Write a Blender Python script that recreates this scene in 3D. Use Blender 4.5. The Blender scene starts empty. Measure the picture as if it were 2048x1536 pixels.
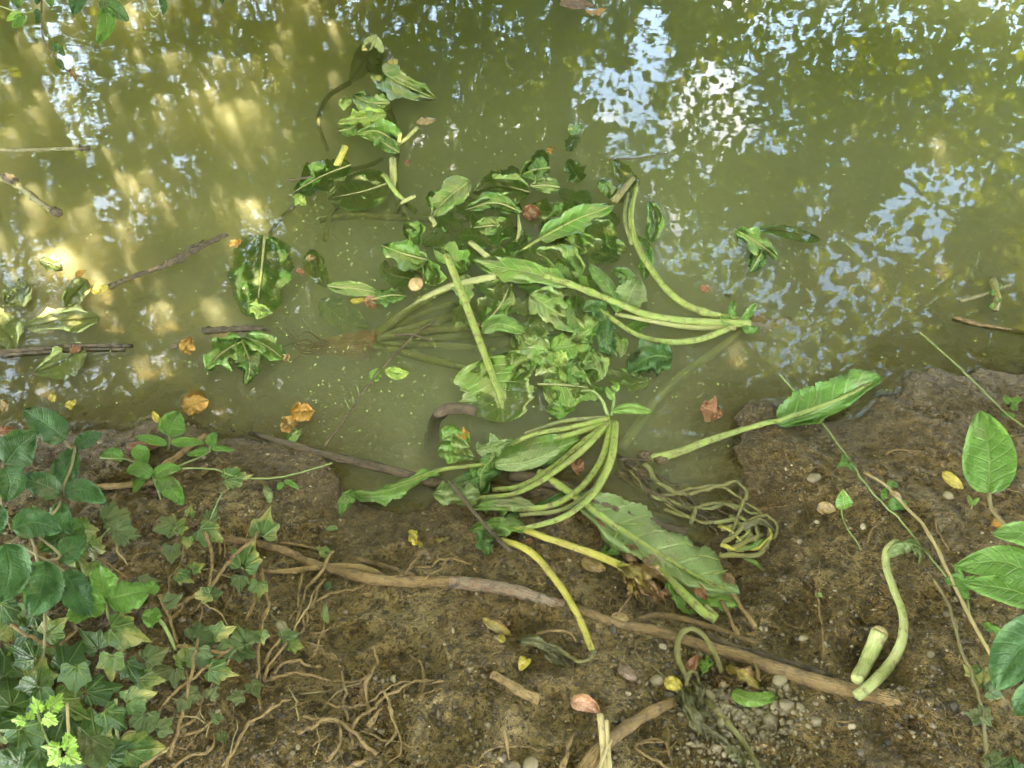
import bpy, math, random
import numpy as np
from mathutils import Vector, Matrix

random.seed(7)
RNG = np.random.default_rng(11)
S = bpy.context.scene
R = math.radians

# ------------------------------------------------------------------ camera
EYE = np.array([0.0, 0.0, 1.5])
PITCH = 50.0
FPX = 1540.0
cam_d = bpy.data.cameras.new('camera')
cam_d.sensor_width = 36.0
cam_d.lens = 36.0 * FPX / 2048.0
cam_d.clip_start = 0.02
cam_d.clip_end = 500.0
cam = bpy.data.objects.new('camera', cam_d)
S.collection.objects.link(cam)
cam.location = EYE
cam.rotation_euler = (R(90.0 - PITCH), 0, 0)
S.camera = cam
cam_d.dof.use_dof = True
cam_d.dof.focus_distance = 1.75
cam_d.dof.aperture_fstop = 9.0

# ------------------------------------------------------------------ sky and sun
SUN_EL, SUN_AZ = 52.0, -28.0           # azimuth from +y towards +x
w = bpy.data.worlds.new('World')
S.world = w
w.use_nodes = True
wn = w.node_tree
for n in list(wn.nodes):
    wn.nodes.remove(n)
out = wn.nodes.new('ShaderNodeOutputWorld')
bg = wn.nodes.new('ShaderNodeBackground')
bg.inputs['Strength'].default_value = 0.15
sky = wn.nodes.new('ShaderNodeTexSky')
sky.sky_type = 'NISHITA'
sky.sun_disc = False
sky.sun_elevation = R(SUN_EL)
sky.sun_rotation = R(SUN_AZ)
sky.air_density = 1.0
sky.dust_density = 0.25
sky.ozone_density = 2.5
tc = wn.nodes.new('ShaderNodeTexCoord')
cn = wn.nodes.new('ShaderNodeTexNoise')
cn.inputs['Scale'].default_value = 2.6
cn.inputs['Detail'].default_value = 7.0
cn.inputs['Roughness'].default_value = 0.55
cr = wn.nodes.new('ShaderNodeValToRGB')
cr.color_ramp.elements[0].position = 0.54
cr.color_ramp.elements[1].position = 0.68
cm = wn.nodes.new('ShaderNodeMix')
cm.data_type = 'RGBA'
cm.inputs['B'].default_value = (9.8, 9.4, 9.3, 1)
wn.links.new(tc.outputs['Generated'], cn.inputs['Vector'])
wn.links.new(cn.outputs['Fac'], cr.inputs['Fac'])
wn.links.new(cr.outputs['Color'], cm.inputs['Factor'])
wn.links.new(sky.outputs['Color'], cm.inputs['A'])
wn.links.new(cm.outputs['Result'], bg.inputs['Color'])
wn.links.new(bg.outputs['Background'], out.inputs['Surface'])

sd = bpy.data.lights.new('sun', 'SUN')
sd.energy = 2.8
sd.angle = R(0.53)
sd.color = (1.0, 0.93, 0.80)
sun = bpy.data.objects.new('sun', sd)
S.collection.objects.link(sun)
SUNV = np.array([math.sin(R(SUN_AZ)) * math.cos(R(SUN_EL)), math.cos(R(SUN_AZ)) * math.cos(R(SUN_EL)), math.sin(R(SUN_EL))])
sun.location = (-4, 6, 10)
sun.rotation_euler = Vector(SUNV).to_track_quat('Z', 'Y').to_euler()

S.view_settings.view_transform = 'Standard'
S.view_settings.look = 'None'
S.view_settings.gamma = 1.0
S.view_settings.use_curve_mapping = False
S.view_settings.exposure = 4.55
S.view_settings.use_white_balance = True
S.view_settings.white_balance_temperature = 8300
S.view_settings.white_balance_tint = 10
S.render.engine = 'CYCLES'
cy = S.cycles
cy.max_bounces = 10
cy.diffuse_bounces = 3
cy.glossy_bounces = 3
cy.transmission_bounces = 4
cy.volume_bounces = 7
cy.transparent_max_bounces = 10
cy.caustics_reflective = False
cy.caustics_refractive = False
cy.sample_clamp_indirect = 6.0
cy.use_denoising = True
cy.use_adaptive_sampling = True
cy.adaptive_threshold = 0.02

# ------------------------------------------------------------------ numeric helpers
_cp, _sp = math.cos(R(PITCH)), math.sin(R(PITCH))
def ray_dirs(px, py):
    px = np.asarray(px, float); py = np.asarray(py, float)
    a = (px - 1024.0) / FPX; b = (768.0 - py) / FPX
    return np.stack([a, _cp + b * _sp, -_sp + b * _cp], -1)

def project(p):
    p = np.asarray(p, float) - EYE
    f = p[..., 1] * _cp - p[..., 2] * _sp
    u = p[..., 1] * _sp + p[..., 2] * _cp
    f = np.where(f < 1e-3, 1e-3, f)
    return 1024 + FPX * p[..., 0] / f, 768 - FPX * u / f, f

def _hash(ix, iy, seed):
    h = (ix.astype(np.int64) * 374761393 + iy.astype(np.int64) * 668265263 + seed * 974634777) & 0xFFFFFFFF
    h = ((h ^ (h >> 13)) * 1274126177) & 0xFFFFFFFF
    return ((h ^ (h >> 16)) & 0xFFFFFF) / float(0xFFFFFF) * 2 - 1

def vnoise(x, y, seed=0):
    ix, iy = np.floor(x), np.floor(y)
    fx, fy = x - ix, y - iy
    u, v = fx * fx * (3 - 2 * fx), fy * fy * (3 - 2 * fy)
    a, b = _hash(ix, iy, seed), _hash(ix + 1, iy, seed)
    c, d = _hash(ix, iy + 1, seed), _hash(ix + 1, iy + 1, seed)
    return (a * (1 - u) + b * u) * (1 - v) + (c * (1 - u) + d * u) * v

def fbm(x, y, scale, octv=4, seed=0, gain=0.5):
    s, amp, tot = 0.0, 1.0, 0.0
    x = np.asarray(x, float) / scale; y = np.asarray(y, float) / scale
    for i in range(octv):
        s = s + amp * vnoise(x, y, seed + i * 17)
        tot += amp
        amp *= gain
        x, y = x * 2.03 + 13.7, y * 2.03 - 7.1
    return s / tot

# ------------------------------------------------------------------ the shore line, traced where it runs on the ground
def unz(pts, z=0.0):
    a = np.array(pts, float)
    d = ray_dirs(a[:, 0], a[:, 1])
    t = (z - EYE[2]) / d[:, 2]
    return EYE + d * t[:, None]

SHORE_PX = [(-700, 800), (-300, 830), (0, 852), (90, 862), (200, 846), (250, 852), (300, 838), (350, 850), (430, 862), (500, 872), (560, 884), (636, 900),
            (652, 926), (676, 958), (700, 985), (740, 1012), (790, 1018), (850, 1005), (930, 985), (1000, 965), (1090, 950), (1160, 962), (1215, 1000),
            (1270, 1040), (1340, 1070), (1400, 1078), (1440, 1052), (1448, 1005), (1470, 950), (1462, 900), (1484, 862), (1478, 832), (1502, 812),
            (1545, 816), (1572, 838), (1640, 842), (1700, 836), (1745, 812), (1800, 792), (1832, 748), (1860, 738), (1905, 748),
            (1950, 732), (2048, 742), (2300, 700), (2900, 640)]
_sh = unz(SHORE_PX)[:, :2]
_poly = np.vstack([_sh, [[60, _sh[-1, 1]], [60, -60], [-60, -60], [-60, _sh[0, 1]]]])

def shore_sd(x, y):
    """signed distance to the shore: positive on land"""
    x = np.asarray(x, float); y = np.asarray(y, float)
    best = np.full(x.shape, 1e9)
    for i in range(len(_sh) - 1):
        ax, ay = _sh[i]; bx, by = _sh[i + 1]
        dx, dy = bx - ax, by - ay
        t = np.clip(((x - ax) * dx + (y - ay) * dy) / (dx * dx + dy * dy), 0, 1)
        best = np.minimum(best, np.hypot(x - ax - t * dx, y - ay - t * dy))
    ins = np.zeros(x.shape, bool)
    n = len(_poly)
    for i in range(n):
        ax, ay = _poly[i]; bx, by = _poly[(i + 1) % n]
        if ay == by:
            continue
        c = ((ay > y) != (by > y)) & (x < (bx - ax) * (y - ay) / (by - ay) + ax)
        ins ^= c
    return np.where(ins, best, -best)

DENTS = [(p_[0], p_[1], r_, a_, d_) for p_, r_, a_, d_ in zip(unz([(1060, 1215), (820, 1300), (1640, 1190), (1130, 1400), (600, 1010), (1700, 960), (930, 1450), (1560, 1120), (1780, 1300), (760, 1060), (1850, 1000), (700, 1240), (1600, 1480)], .2),
    (.030, .045, .050, .04, .04, .045, .05, .03, .04, .03, .035, .03, .05), (.3, -.5, .9, .2, -.2, .6, 1.2, .1, -.7, .4, 1.0, .2, -.3), (.012, .012, .014, .010, .009, .012, .013, .010, .012, .010, .009, .012, .012))]
def ground_h(x, y, fine=True):
    x = np.asarray(x, float); y = np.asarray(y, float)
    s = shore_sd(x, y) + 0.034 * fbm(x, y, 0.085, 4, 5, 0.6) - 0.002
    land = np.clip(s, 0, None)
    # bank: small lip, then a steady rise that flattens behind the viewer
    l2 = land - 0.10 * (1 - np.exp(-land / 0.10))
    hl = 0.007 * (1 - np.exp(-land / 0.012)) + 0.10 * (land - l2) + 0.58 * (1 - np.exp(-l2 * 0.78))
    wet = np.clip(-s, 0, None)
    # shelving more gently at both sides of the pool
    soft = np.clip(np.abs(x + 0.1) / 1.0, 0, 1)
    k = 0.38 * (1 - soft) + 0.09 * soft
    hw = -(0.010 * (1 - np.exp(-wet / 0.03)) + 0.75 * (1 - np.exp(-wet * k / 0.75)))
    far = np.clip((y - 4.6) / 1.5, 0, 1)
    h = np.where(s > 0, hl, hw)
    h = h + far * far * (3 - 2 * far) * 1.1
    amp = np.clip(land / 0.10, 0.12, 1) * (s > 0) + 0.25 * (s <= 0)
    h = h + amp * (0.022 * fbm(x, y, 0.19, 3, 21) + 0.010 * fbm(x, y, 0.055, 2, 33))
    for dx_, dy_, dr_, da_, dd_ in DENTS:
        u_ = (x - dx_) * math.cos(da_) + (y - dy_) * math.sin(da_); v_ = -(x - dx_) * math.sin(da_) + (y - dy_) * math.cos(da_)
        q_ = (u_ / (dr_ * 1.7)) ** 2 + (v_ / dr_) ** 2 + 0.5 * fbm(x, y, 0.03, 2, 404) * (np.abs(u_) < .3)
        h = h - dd_ * (1.5 * np.exp(-np.clip(q_, 0, 30) ** 2) - 0.75 * np.exp(-((np.sqrt(np.clip(q_, 0, 30)) - 1.35) / 0.35) ** 2)) * (s > 0.02)
    if fine:
        cr = 1 - np.abs(fbm(x + 0.02 * fbm(x, y, 0.06, 2, 8), y, 0.05, 3, 163)) * 2.0
        h = h - np.clip(amp, 0.1, 1) * 0.0075 * np.clip(cr - 0.80, 0, 1) / 0.2 * np.clip(fbm(x, y, 0.25, 2, 9) * 2 + 0.3, 0, 1)
        r = fbm(x, y, 0.022, 4, 51, 0.6)
        crumb = np.clip(fbm(x, y, 0.30, 3, 77) + 0.25, 0, 1)
        f2 = fbm(x, y, 0.0095, 2, 91)
        ridge = 1 - np.abs(fbm(x * 1.0, y * 1.6, 0.035, 3, 63)) * 2.2
        h = h + np.clip(amp, 0.1, 1) * (0.0125 * r * (0.22 + 1.3 * crumb) + 0.0036 * f2 * (0.2 + crumb * 1.3) - 0.005 * np.clip(ridge - 0.72, 0, 1) / 0.28)
    return h

# cached height grid for quick look-ups
_GX0, _GX1, _GY0, _GY1, _GS = -2.6, 2.6, -0.4, 4.4, 0.01
_gx = np.arange(_GX0, _GX1, _GS); _gy = np.arange(_GY0, _GY1, _GS)
_GH = ground_h(*np.meshgrid(_gx, _gy), fine=False)
def gh(x, y):
    x = np.asarray(x, float); y = np.asarray(y, float)
    fx = np.clip((x - _GX0) / _GS, 0, len(_gx) - 1.001); fy = np.clip((y - _GY0) / _GS, 0, len(_gy) - 1.001)
    i, j = fx.astype(int), fy.astype(int)
    u, v = fx - i, fy - j
    g = _GH
    return (g[j, i] * (1 - u) + g[j, i + 1] * u) * (1 - v) + (g[j + 1, i] * (1 - u) + g[j + 1, i + 1] * u) * v

def on(pts, h=0.0, under=False):
    """points of the photograph set down on the surface (mud, or water where there is water), h above it"""
    a = np.array([p[:2] for p in pts], float)
    hh = np.array([p[2] if len(p) > 2 else h for p in pts], float)
    d = ray_dirs(a[:, 0], a[:, 1])
    z = np.zeros(len(a))
    for _ in range(14):
        t = (z + hh - EYE[2]) / d[:, 2]
        p = EYE + d * t[:, None]
        g = gh(p[:, 0], p[:, 1])
        if not under:
            g = np.maximum(g, 0)
        z = 0.5 * z + 0.5 * g
    t = (z + hh - EYE[2]) / d[:, 2]
    return EYE + d * t[:, None]

def pxm(p):
    """metres per photo pixel at point p"""
    return project(p)[2] / FPX

# ------------------------------------------------------------------ object helpers
COL = S.collection
def setp(o, label=None, cat=None, group=None, kind=None):
    if label: o['label'] = label
    if cat: o['category'] = cat
    if group: o['group'] = group
    if kind: o['kind'] = kind
    return o

def world_loc(o):
    v = Vector((0, 0, 0))
    while o is not None:
        v += o.location
        o = o.parent
    return np.array(v)

def mesh_obj(name, V, F, mat, parent=None, uv=None, smooth=True, base=None):
    """one mesh object from world-space points; its origin is the parent's, or base, or the lowest point"""
    V = np.asarray(V, float)
    if parent is not None:
        org = world_loc(parent); loc = (0, 0, 0)
    else:
        org = np.array(base, float) if base is not None else np.array([V[:, 0].mean(), V[:, 1].mean(), V[:, 2].min()])
        loc = org
    me = bpy.data.meshes.new(name)
    L = V - org
    if isinstance(F, np.ndarray):
        nf, k = F.shape
        me.vertices.add(len(L)); me.vertices.foreach_set('co', L.astype(np.float32).ravel())
        me.loops.add(nf * k); me.loops.foreach_set('vertex_index', F.astype(np.int32).ravel())
        me.polygons.add(nf); me.polygons.foreach_set('loop_start', np.arange(0, nf * k, k, dtype=np.int32))
        me.update(calc_edges=True)
    else:
        me.from_pydata([tuple(v) for v in L], [], [tuple(f) for f in F])
        me.update()
    if uv is not None:
        lay = me.uv_layers.new(name='UVMap')
        idx = np.empty(len(me.loops), np.int32)
        me.loops.foreach_get('vertex_index', idx)
        lay.data.foreach_set('uv', np.asarray(uv, np.float32)[idx].ravel())
    if smooth:
        me.polygons.foreach_set('use_smooth', np.ones(len(me.polygons), bool))
    me.materials.append(mat)
    o = bpy.data.objects.new(name, me)
    COL.objects.link(o)
    o.location = loc
    if parent is not None:
        o.parent = parent
    return o

def thing(name, base, label, cat, group=None):
    o = bpy.data.objects.new(name, None)
    o.empty_display_size = 0.03
    COL.objects.link(o)
    o.location = tuple(float(c) for c in base)
    setp(o, label, cat, group)
    return o

# ------------------------------------------------------------------ material helpers
class NT:
    def __init__(s, name):
        s.m = bpy.data.materials.new(name); s.m.use_nodes = True
        s.t = s.m.node_tree
        for n in list(s.t.nodes): s.t.nodes.remove(n)
        s.out = s.t.nodes.new('ShaderNodeOutputMaterial')
    def n(s, typ, **kw):
        x = s.t.nodes.new(typ)
        for k, v in kw.items():
            if hasattr(x, k) and not k[0].isupper(): setattr(x, k, v)
            else: x.inputs[k].default_value = v
        return x
    def l(s, a, b): s.t.links.new(a, b)
    def noise(s, vec, scale, detail=3.0, rough=0.55, dist=0.0):
        x = s.n('ShaderNodeTexNoise'); x.inputs['Scale'].default_value = scale; x.inputs['Detail'].default_value = detail
        x.inputs['Roughness'].default_value = rough; x.inputs['Distortion'].default_value = dist
        if vec is not None: s.l(vec, x.inputs['Vector'])
        return x.outputs['Fac']
    def math(s, op, a, b=None, c=None, clamp=False):
        x = s.n('ShaderNodeMath'); x.operation = op; x.use_clamp = clamp
        for i, v in enumerate((a, b, c)):
            if v is None: continue
            if isinstance(v, (int, float)): x.inputs[i].default_value = v
            else: s.l(v, x.inputs[i])
        return x.outputs[0]
    def ramp(s, fac, stops, mode='LINEAR'):
        x = s.n('ShaderNodeValToRGB'); cr = x.color_ramp; cr.interpolation = mode
        while len(cr.elements) < len(stops): cr.elements.new(0.5)
        for e, (p, c) in zip(cr.elements, stops):
            e.position = p
            e.color = (c, c, c, 1) if isinstance(c, (int, float)) else tuple(c) + (1,)
        s.l(fac, x.inputs['Fac'])
        return x.outputs['Color']
    def mix(s, fac, a, b, mode='MIX'):
        x = s.n('ShaderNodeMix'); x.data_type = 'RGBA'; x.blend_type = mode
        for sock, v in ((x.inputs['Factor'], fac), (x.inputs['A'], a), (x.inputs['B'], b)):
            if isinstance(v, (int, float)): sock.default_value = v if sock.type == 'VALUE' else (v, v, v, 1)
            elif isinstance(v, tuple): sock.default_value = v + (1,)
            else: s.l(v, sock)
        return x.outputs['Result']
    def bump(s, h, strength=0.5, dist=0.01, normal=None):
        x = s.n('ShaderNodeBump'); x.inputs['Strength'].default_value = strength; x.inputs['Distance'].default_value = dist
        s.l(h, x.inputs['Height'])
        if normal is not None: s.l(normal, x.inputs['Normal'])
        return x.outputs['Normal']
    def pos(s): return s.n('ShaderNodeNewGeometry').outputs['Position']
    def uvc(s): return s.n('ShaderNodeTexCoord').outputs['UV']
    def objrand(s): return s.n('ShaderNodeObjectInfo').outputs['Random']
# ------------------------------------------------------------------ mud bank: one sheet, fine where it is seen, coarse to the horizon
def axis(fine0, fine1, step, far):
    a = list(np.arange(fine0, fine1, step))
    d, x = step, a[-1]
    while x < far:
        d = min(d * 1.35, 6.0); x += d; a.append(x)
    d, x = step, a[0]
    pre = []
    while x > -far:
        d = min(d * 1.35, 6.0); x -= d; pre.append(x)
    return np.array(pre[::-1] + a)

def mat_mud():
    t = NT('mud')
    p = t.pos()
    n1 = t.noise(p, 4.5, 5, 0.6)
    n2 = t.noise(p, 42, 6, 0.70)
    n3 = t.noise(p, 210, 3, 0.6)
    n4 = t.noise(p, 14, 5, 0.65, 0.8)
    c = t.ramp(n1, [(0.30, (0.205, 0.122, 0.040)), (0.50, (0.300, 0.196, 0.068)), (0.70, (0.390, 0.270, 0.105))])
    c = t.mix(t.ramp(n2, [(0.40, 0.9), (0.50, 0.0)]), c, (0.095, 0.058, 0.020))
    c = t.mix(t.ramp(n4, [(0.52, 0.0), (0.62, 0.65)]), c, (0.34, 0.215, 0.080))
    c = t.mix(t.ramp(n3, [(0.64, 0.0), (0.72, 0.45)]), c, (0.33, 0.235, 0.11))
    c = t.mix(t.ramp(n3, [(0.33, 0.85), (0.40, 0.0)]), c, (0.030, 0.020, 0.010))
    c = t.mix(t.ramp(t.noise(p, 75, 4, 0.7, 1.5), [(0.395, 0.85), (0.455, 0.0)]), c, (0.060, 0.036, 0.012))  # crease shade painted into the colour, on the noise that also drives the bump
    z = t.n('ShaderNodeSeparateXYZ'); t.l(p, z.inputs[0])
    wet = t.ramp(t.math('ADD', t.math('MULTIPLY', z.outputs[2], -60.0), 0.5), [(0.2, 0.0), (0.9, 1.0)])
    c = t.mix(t.math('MULTIPLY', wet, 0.7), c, (0.48, 0.36, 0.13))
    damp = t.ramp(t.math('MULTIPLY', z.outputs[2], 11.0), [(0.05, 0.62), (0.9, 0.0)])
    c = t.mix(t.math('MULTIPLY', damp, t.math('SUBTRACT', 1.0, wet)), c, (0.12, 0.078, 0.03))
    b = t.n('ShaderNodeBsdfPrincipled')
    t.l(c, b.inputs['Base Color'])
    t.l(t.ramp(t.noise(p, 9, 3), [(0.38, 0.22), (0.62, 0.55)]), b.inputs['Roughness'])
    cre = t.ramp(t.noise(p, 75, 4, 0.7, 1.5), [(0.38, 0.0), (0.50, 1.0)])
    hh = t.math('ADD', t.math('MULTIPLY', n2, 1.1), t.math('MULTIPLY', n3, 0.22))
    hh = t.math('ADD', hh, t.math('MULTIPLY', cre, 0.5))
    t.l(t.bump(hh, 1.0, 0.035), b.inputs['Normal'])
    t.l(b.outputs[0], t.out.inputs['Surface'])
    return t.m
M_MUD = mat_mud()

ax = axis(-1.60, 1.60, 0.0048, 70)
ay = axis(0.12, 1.62, 0.0048, 70)
X, Y = np.meshgrid(ax, ay)
Z = ground_h(X, Y, True)
V = np.stack([X, Y, Z], -1).reshape(-1, 3)
nx, ny = len(ax), len(ay)
ii = (np.arange(ny - 1)[:, None] * nx + np.arange(nx - 1)[None, :]).ravel()
F = np.stack([ii, ii + 1, ii + nx + 1, ii + nx], -1)
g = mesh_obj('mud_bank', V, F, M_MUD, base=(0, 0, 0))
setp(g, 'wet brown mud bank running down under the pool water', None, None, 'structure')

# ------------------------------------------------------------------ water: a closed body of silty water
def mat_water():
    t = NT('silty_water')
    p = t.pos()
    f = t.n('ShaderNodeFresnel'); f.inputs['IOR'].default_value = 1.34
    sx = t.n('ShaderNodeSeparateXYZ'); t.l(p, sx.inputs[0])
    side = t.math('MULTIPLY_ADD', sx.outputs[0], -0.28, 0.35)
    calm = t.math('MAXIMUM', t.math('ADD', side, t.noise(p, 0.9, 2)), 0.28)
    mp = t.n('ShaderNodeMapping'); t.l(p, mp.inputs['Vector']); mp.inputs['Scale'].default_value = (1.0, 2.0, 1.0); mp.inputs['Rotation'].default_value = (0, 0, 0.35)
    h1 = t.noise(mp.outputs[0], 5.0, 2, 0.45)
    h2 = t.noise(mp.outputs[0], 26.0, 2, 0.5, 0.4)
    h = t.math('ADD', h1, t.math('MULTIPLY', h2, 0.13))
    h = t.math('MULTIPLY', h, calm)
    nb = t.bump(h, 0.016, 0.03)
    t.l(nb, f.inputs['Normal'])
    gl = t.n('ShaderNodeBsdfGlossy'); gl.inputs['Roughness'].default_value = 0.0
    t.l(nb, gl.inputs['Normal'])
    tr = t.n('ShaderNodeBsdfTransparent')
    ms = t.n('ShaderNodeMixShader')
    t.l(f.outputs[0], ms.inputs[0]); t.l(tr.outputs[0], ms.inputs[1]); t.l(gl.outputs[0], ms.inputs[2])
    t.l(ms.outputs[0], t.out.inputs['Surface'])
    D = 9.0
    al = (0.945, 0.952, 0.66, 1)
    vs = t.n('ShaderNodeVolumeScatter'); vs.inputs['Color'].default_value = al; vs.inputs['Density'].default_value = D
    va = t.n('ShaderNodeVolumeAbsorption'); va.inputs['Color'].default_value = al; va.inputs['Density'].default_value = D
    ad = t.n('ShaderNodeAddShader')
    t.l(vs.outputs[0], ad.inputs[0]); t.l(va.outputs[0], ad.inputs[1])
    t.l(ad.outputs[0], t.out.inputs['Volume'])
    return t.m
M_WATER = mat_water()
# ------------------------------------------------------------------ trees over the pool (seen mirrored), plus two unseen ones added for shade
def mat_canopy(name, a, b, tr):
    t = NT(name)
    c = t.mix(t.objrand(), a, b)
    rr = t.n('ShaderNodeNewGeometry').outputs['Random Per Island']
    c = t.mix(rr, a, b)
    pr = t.n('ShaderNodeBsdfDiffuse'); t.l(c, pr.inputs['Color'])
    tl = t.n('ShaderNodeBsdfTranslucent'); t.l(t.mix(0.5, c, tr), tl.inputs['Color'])
    ms = t.n('ShaderNodeMixShader'); ms.inputs[0].default_value = 0.55
    t.l(pr.outputs[0], ms.inputs[1]); t.l(tl.outputs[0], ms.inputs[2])
    t.l(ms.outputs[0], t.out.inputs['Surface'])
    return t.m
M_CAN = mat_canopy('tree_leaf', (0.045, 0.085, 0.014), (0.085, 0.13, 0.020), (0.46, 0.50, 0.03))
M_CAN2 = mat_canopy('far_tree_leaf', (0.020, 0.040, 0.008), (0.045, 0.075, 0.014), (0.10, 0.13, 0.01))
def mat_bark():
    t = NT('bark'); p = t.pos()
    c = t.ramp(t.noise(p, 20, 4), [(0.35, (0.05, 0.04, 0.03)), (0.65, (0.14, 0.115, 0.08))])
    b = t.n('ShaderNodeBsdfPrincipled'); t.l(c, b.inputs['Base Color']); b.inputs['Roughness'].default_value = 0.9
    t.l(t.bump(t.noise(p, 60, 4), 0.6, 0.02), b.inputs['Normal'])
    t.l(b.outputs[0], t.out.inputs['Surface']); return t.m
M_BARK = mat_bark()

# where the sky shows between the crowns: mirrored in the pool at these places (x, y, rx, ry, openness)
GAPS = [(1610, 690, 110, 75, .88), (1560, 765, 90, 45, .8), (1470, 500, 80, 60, .8), (1350, 480, 60, 80, .75), (1810, 620, 110, 50, .85), (1960, 550, 90, 45, .7), (50, 560, 90, 80, .85), (240, 740, 110, 55, .88), (150, 230, 60, 160, .5), (110, 680, 80, 50, .7), (1010, 800, 50, 50, .7), (1120, 620, 60, 60, .6), (880, 470, 70, 60, .5), (1380, 900, 60, 50, .7), (60, 790, 80, 40, .8), (700, 830, 80, 50, .3),
        (1300, 95, 42, 80, .97), (1240, 190, 75, 55, .97), (1150, 175, 35, 60, .5), (1290, 270, 85, 70, .9), (1430, 190, 95, 80, .8), (1480, 250, 80, 70, .75),
        (1320, 330, 60, 60, .7), (1300, 395, 50, 40, .7), (1400, 330, 60, 60, .6), (1540, 90, 60, 70, .5), (1650, 80, 70, 60, .4), (1180, 300, 50, 60, .3),
        (1620, 420, 60, 70, .6), (1560, 250, 60, 70, .4), (1850, 410, 85, 85, .95), (1930, 370, 60, 50, .8), (1750, 480, 70, 60, .8), (1690, 540, 60, 70, .95), (1520, 560, 60, 60, .95),
        (1640, 340, 60, 40, .3), (1860, 510, 40, 60, .8), (1990, 330, 50, 60, .4), (1470, 600, 60, 40, .8), (1460, 680, 20, 20, .6), (1720, 590, 50, 50, .8),
        (240, 430, 80, 70, .8), (520, 470, 45, 60, .85), (220, 555, 45, 35, .8), (350, 360, 60, 50, .5), (450, 540, 60, 50, .5), (620, 560, 60, 80, .4), (760, 480, 50, 60, .35), (400, 130, 120, 70, .22), (600, 200, 80, 60, .2), (280, 210, 50, 60, .15), (1010, 790, 60, 40, .35), (1130, 640, 60, 60, .25), (700, 40, 50, 80, .25),
        (480, 500, 40, 40, .4), (640, 640, 60, 60, .2), (1180, 720, 60, 60, .2), (1400, 880, 60, 40, .35), (1290, 800, 60, 50, .25), (230, 740, 110, 60, .25), (1120, 290, 70, 70, .15), (200, 300, 160, 200, .12),
        (1700, 620, 260, 60, .35), (1950, 560, 120, 60, .3), (1500, 470, 160, 70, .15)]
# sun flecks that reach the water (x, y, radius m)
FLECKS = [(505, 425, 0.022), (440, 375, 0.02), (115, 500, 0.03), (190, 575, 0.01), (20, 610, 0.03), (300, 300, 0.01), (60, 400, 0.02), (-60, 520, 0.02), (1900, 290, 0.02)]
for _q in range(26):
    FLECKS.append((random.uniform(-250, 560), random.uniform(-150, 720), random.uniform(-0.018, 0.0)))
for _q in range(30):
    FLECKS.append((random.uniform(1500, 2150), random.uniform(0, 480), random.uniform(-0.024, -0.008)))
_fl = np.hstack([unz([f[:2] for f in FLECKS])[:, :2], np.array([[f[2]] for f in FLECKS])])

def thin(x, y):
    """how far the crowns are thinned where their shade falls: lets some dappled sun on to both ends of the pool"""
    n_ = 0.35 * fbm(x, y, 0.35, 2, 305)
    a = np.clip((-0.30 - x) / 0.55 + n_, 0, 1) * np.clip((y - 1.05) / 0.25, 0, 1)
    b = 0.4 * np.clip((x - 0.95) / 0.5 + n_, 0, 1) * np.clip((y - 1.45) / 0.25, 0, 1)
    return np.maximum(a, b)

def keep_leaf(P):
    """True where a leaf may hang: out of the frame, not in a gap of the crowns, not in the path of a sun fleck"""
    keep = np.ones(len(P), bool)
    px, py, f = project(P)
    rel = P - EYE
    infront = rel[:, 1] * _cp - rel[:, 2] * _sp > 0.05
    keep &= ~(infront & (px > -160) & (px < 2208) & (py > -150) & (py < 1700))
    keep &= np.linalg.norm(rel, axis=1) > 1.1
    Mi = P * np.array([1, 1, -1.0])
    mx, my, mf = project(Mi)
    rnd = RNG.random(len(P))
    front = P[:, 1] > 0.6
    wob = 22 * fbm(mx, my, 60, 2, 3)
    for gx, gy, rx, ry, op in GAPS:
        q = ((mx - gx + wob) / rx) ** 2 + ((my - gy - wob) / ry) ** 2
        keep &= ~((q < 1) & (rnd < op) & front)
    gxy = P[:, :2] - P[:, 2:3] * SUNV[:2] / SUNV[2]
    rn2 = RNG.random(len(P))
    keep &= ~(rn2 < 0.29 * thin(gxy[:, 0], gxy[:, 1]))
    for hx, hy, hrx, hry in [(1610, 690, 110, 65), (1450, 520, 90, 60), (1340, 480, 60, 80), (1810, 620, 110, 45), (1960, 550, 80, 40), (50, 560, 80, 80), (240, 740, 100, 50), (150, 230, 50, 150), (110, 680, 80, 45), (1100, 640, 60, 45), (1000, 800, 45, 40), (660, 820, 60, 45)]:
        keep &= ~((((mx - hx - wob) / hrx) ** 2 + ((my - hy + wob) / hry) ** 2 < 1) & (rnd < .93) & front)
    for fx, fy, fr in _fl:
        keep &= np.hypot(gxy[:, 0] - fx, gxy[:, 1] - fy) > fr + 0.035
    return keep

def sample_twigs(n, rmin, rmax, dirfn):
    out = []
    while len(out) < n:
        az, el = dirfn()
        r = rmin + (rmax - rmin) * random.random() ** 0.6
        c = np.array([0.0, 1.5, 0.0]) + r * np.array([math.sin(az) * math.cos(el), math.cos(az) * math.cos(el), math.sin(el)])
        if c[2] > 0.35:
            out.append(c)
    return out

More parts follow.
